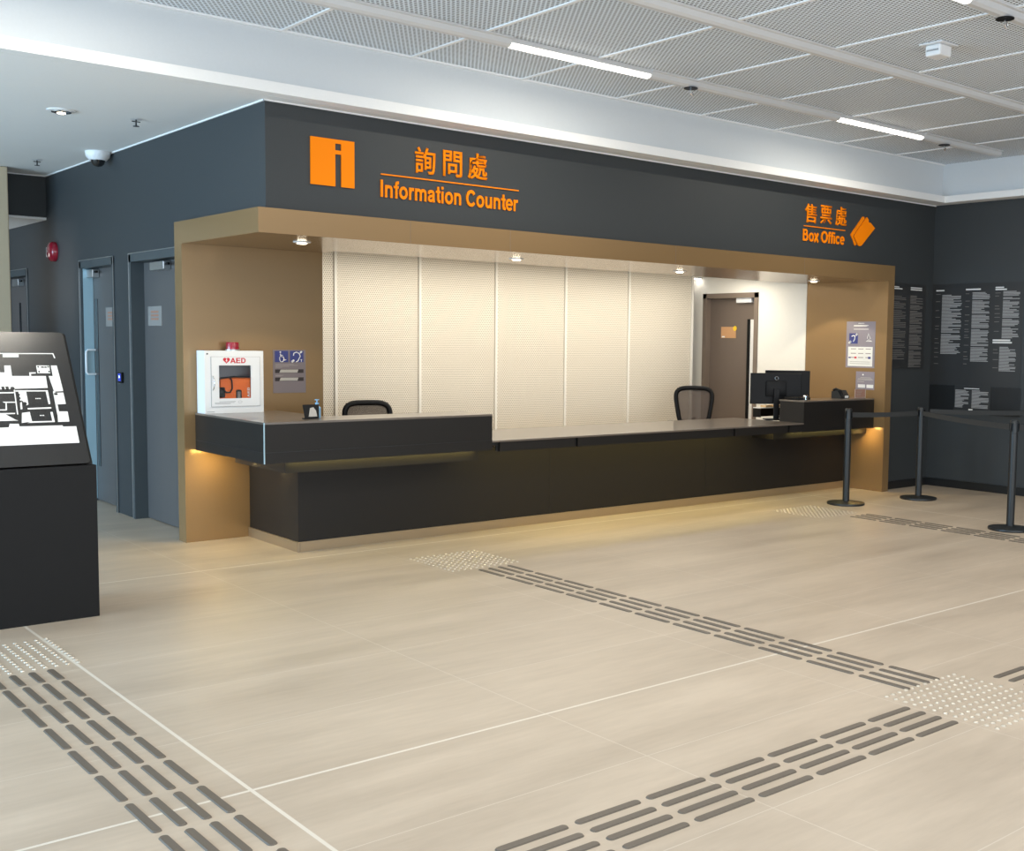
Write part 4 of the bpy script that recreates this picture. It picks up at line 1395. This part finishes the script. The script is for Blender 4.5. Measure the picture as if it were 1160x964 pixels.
def bar(me, x, y, rot, label, group):
    o = bpy.data.objects.new('guide_bar', me)
    COL.objects.link(o)
    o.location = (x, y, 0.0)
    o.rotation_euler = (0, 0, rot)
    tag(o, label, 'tactile bar', group)


def run(fixed, start, end, sgn, axis, label, group, short_first=False):
    for f in fixed:
        p = start
        first = short_first
        while (p < end) if sgn > 0 else (p > end):
            me = ME_SHORT if first else ME_LONG
            L = 0.205 if first else 0.296
            first = False
            if axis == 'x':
                bar(me, p, f, 0 if sgn > 0 else PI, label, group)
            else:
                bar(me, f, p, PI/2 if sgn > 0 else -PI/2, label, group)
            p += sgn*(L+0.028)


run([1.205, 1.287, 1.369, 1.450], -0.855, -4.2, -1, 'y',
    'grey tactile guide bar in the strip from the counter to the central stud patch', 'guide bars running from the counter')
run([-4.54, -4.62, -4.70, -4.78], 0.975, -2.0, -1, 'x',
    'grey tactile guide bar in the strip along the bottom edge towards the stud patch', 'guide bars along the foreground')
run([-4.54, -4.62, -4.70], 1.69, 2.1, 1, 'x',
    'grey tactile guide bar right of the central stud patch at the right edge', 'guide bars right of the central patch')
run([-2.020, -1.938, -1.856, -1.774], -1.59, -4.6, -1, 'y',
    'grey tactile guide bar in the strip below the map kiosk', 'guide bars below the kiosk', True)
run([5.365, 5.447, 5.529, 5.611], -0.90, -2.9, -1, 'y',
    'grey tactile guide bar in the strip beside the belt stanchions', 'guide bars beside the stanchions')

mb = MB()
mb.lathe((0, 0, 0), [(0.0110, 0.0), (0.0100, 0.003), (0.0075, 0.005), (0.0, 0.0055)], 12)
st0 = mb.build('tactile_stud', 'stud_steel', None, True)
STUD = st0.data
bpy.data.objects.remove(st0)


def patch(x0, y0, stuff=False, label='', group=''):
    pts = []
    for tx in range(2):
        for ty in range(2):
            for i in range(6):
                for j in range(6):
                    pts.append((x0+tx*0.306+0.027+i*0.050, y0-ty*0.306-0.027-j*0.050))
    if stuff:
        bm = bmesh.new()
        for (a, b) in pts:
            k0 = len(bm.verts)
            bm.from_mesh(STUD)
            bm.verts.ensure_lookup_table()
            bmesh.ops.translate(bm, verts=bm.verts[k0:], vec=(a, b, 0))
        me = bpy.data.meshes.new('tactile_studs')
        bm.to_mesh(me); bm.free()
        me.materials.append(MATS['stud_steel'])
        o = bpy.data.objects.new('tactile_studs', me)
        COL.objects.link(o)
        tag(o, label, 'tactile studs', None, 'stuff')
        return
    for (a, b) in pts:
        o = bpy.data.objects.new('tactile_stud', STUD)
        COL.objects.link(o)
        o.location = (a, b, 0)
        tag(o, label, 'tactile stud', group)


patch(1.005, -4.355, False, 'small metal tactile stud in the central patch where the guide strips meet', 'studs of the central patch')
patch(-2.21, -0.955, False, 'small metal tactile stud in the patch at the foot of the map kiosk', 'studs of the patch by the kiosk')
patch(1.005, -0.20, True, 'square patch of metal tactile studs in front of the counter')
patch(5.03, -0.20, True, 'square patch of metal tactile studs by the box office end')

for o in bpy.data.objects:
    if '_org' in o.keys():
        del o['_org']
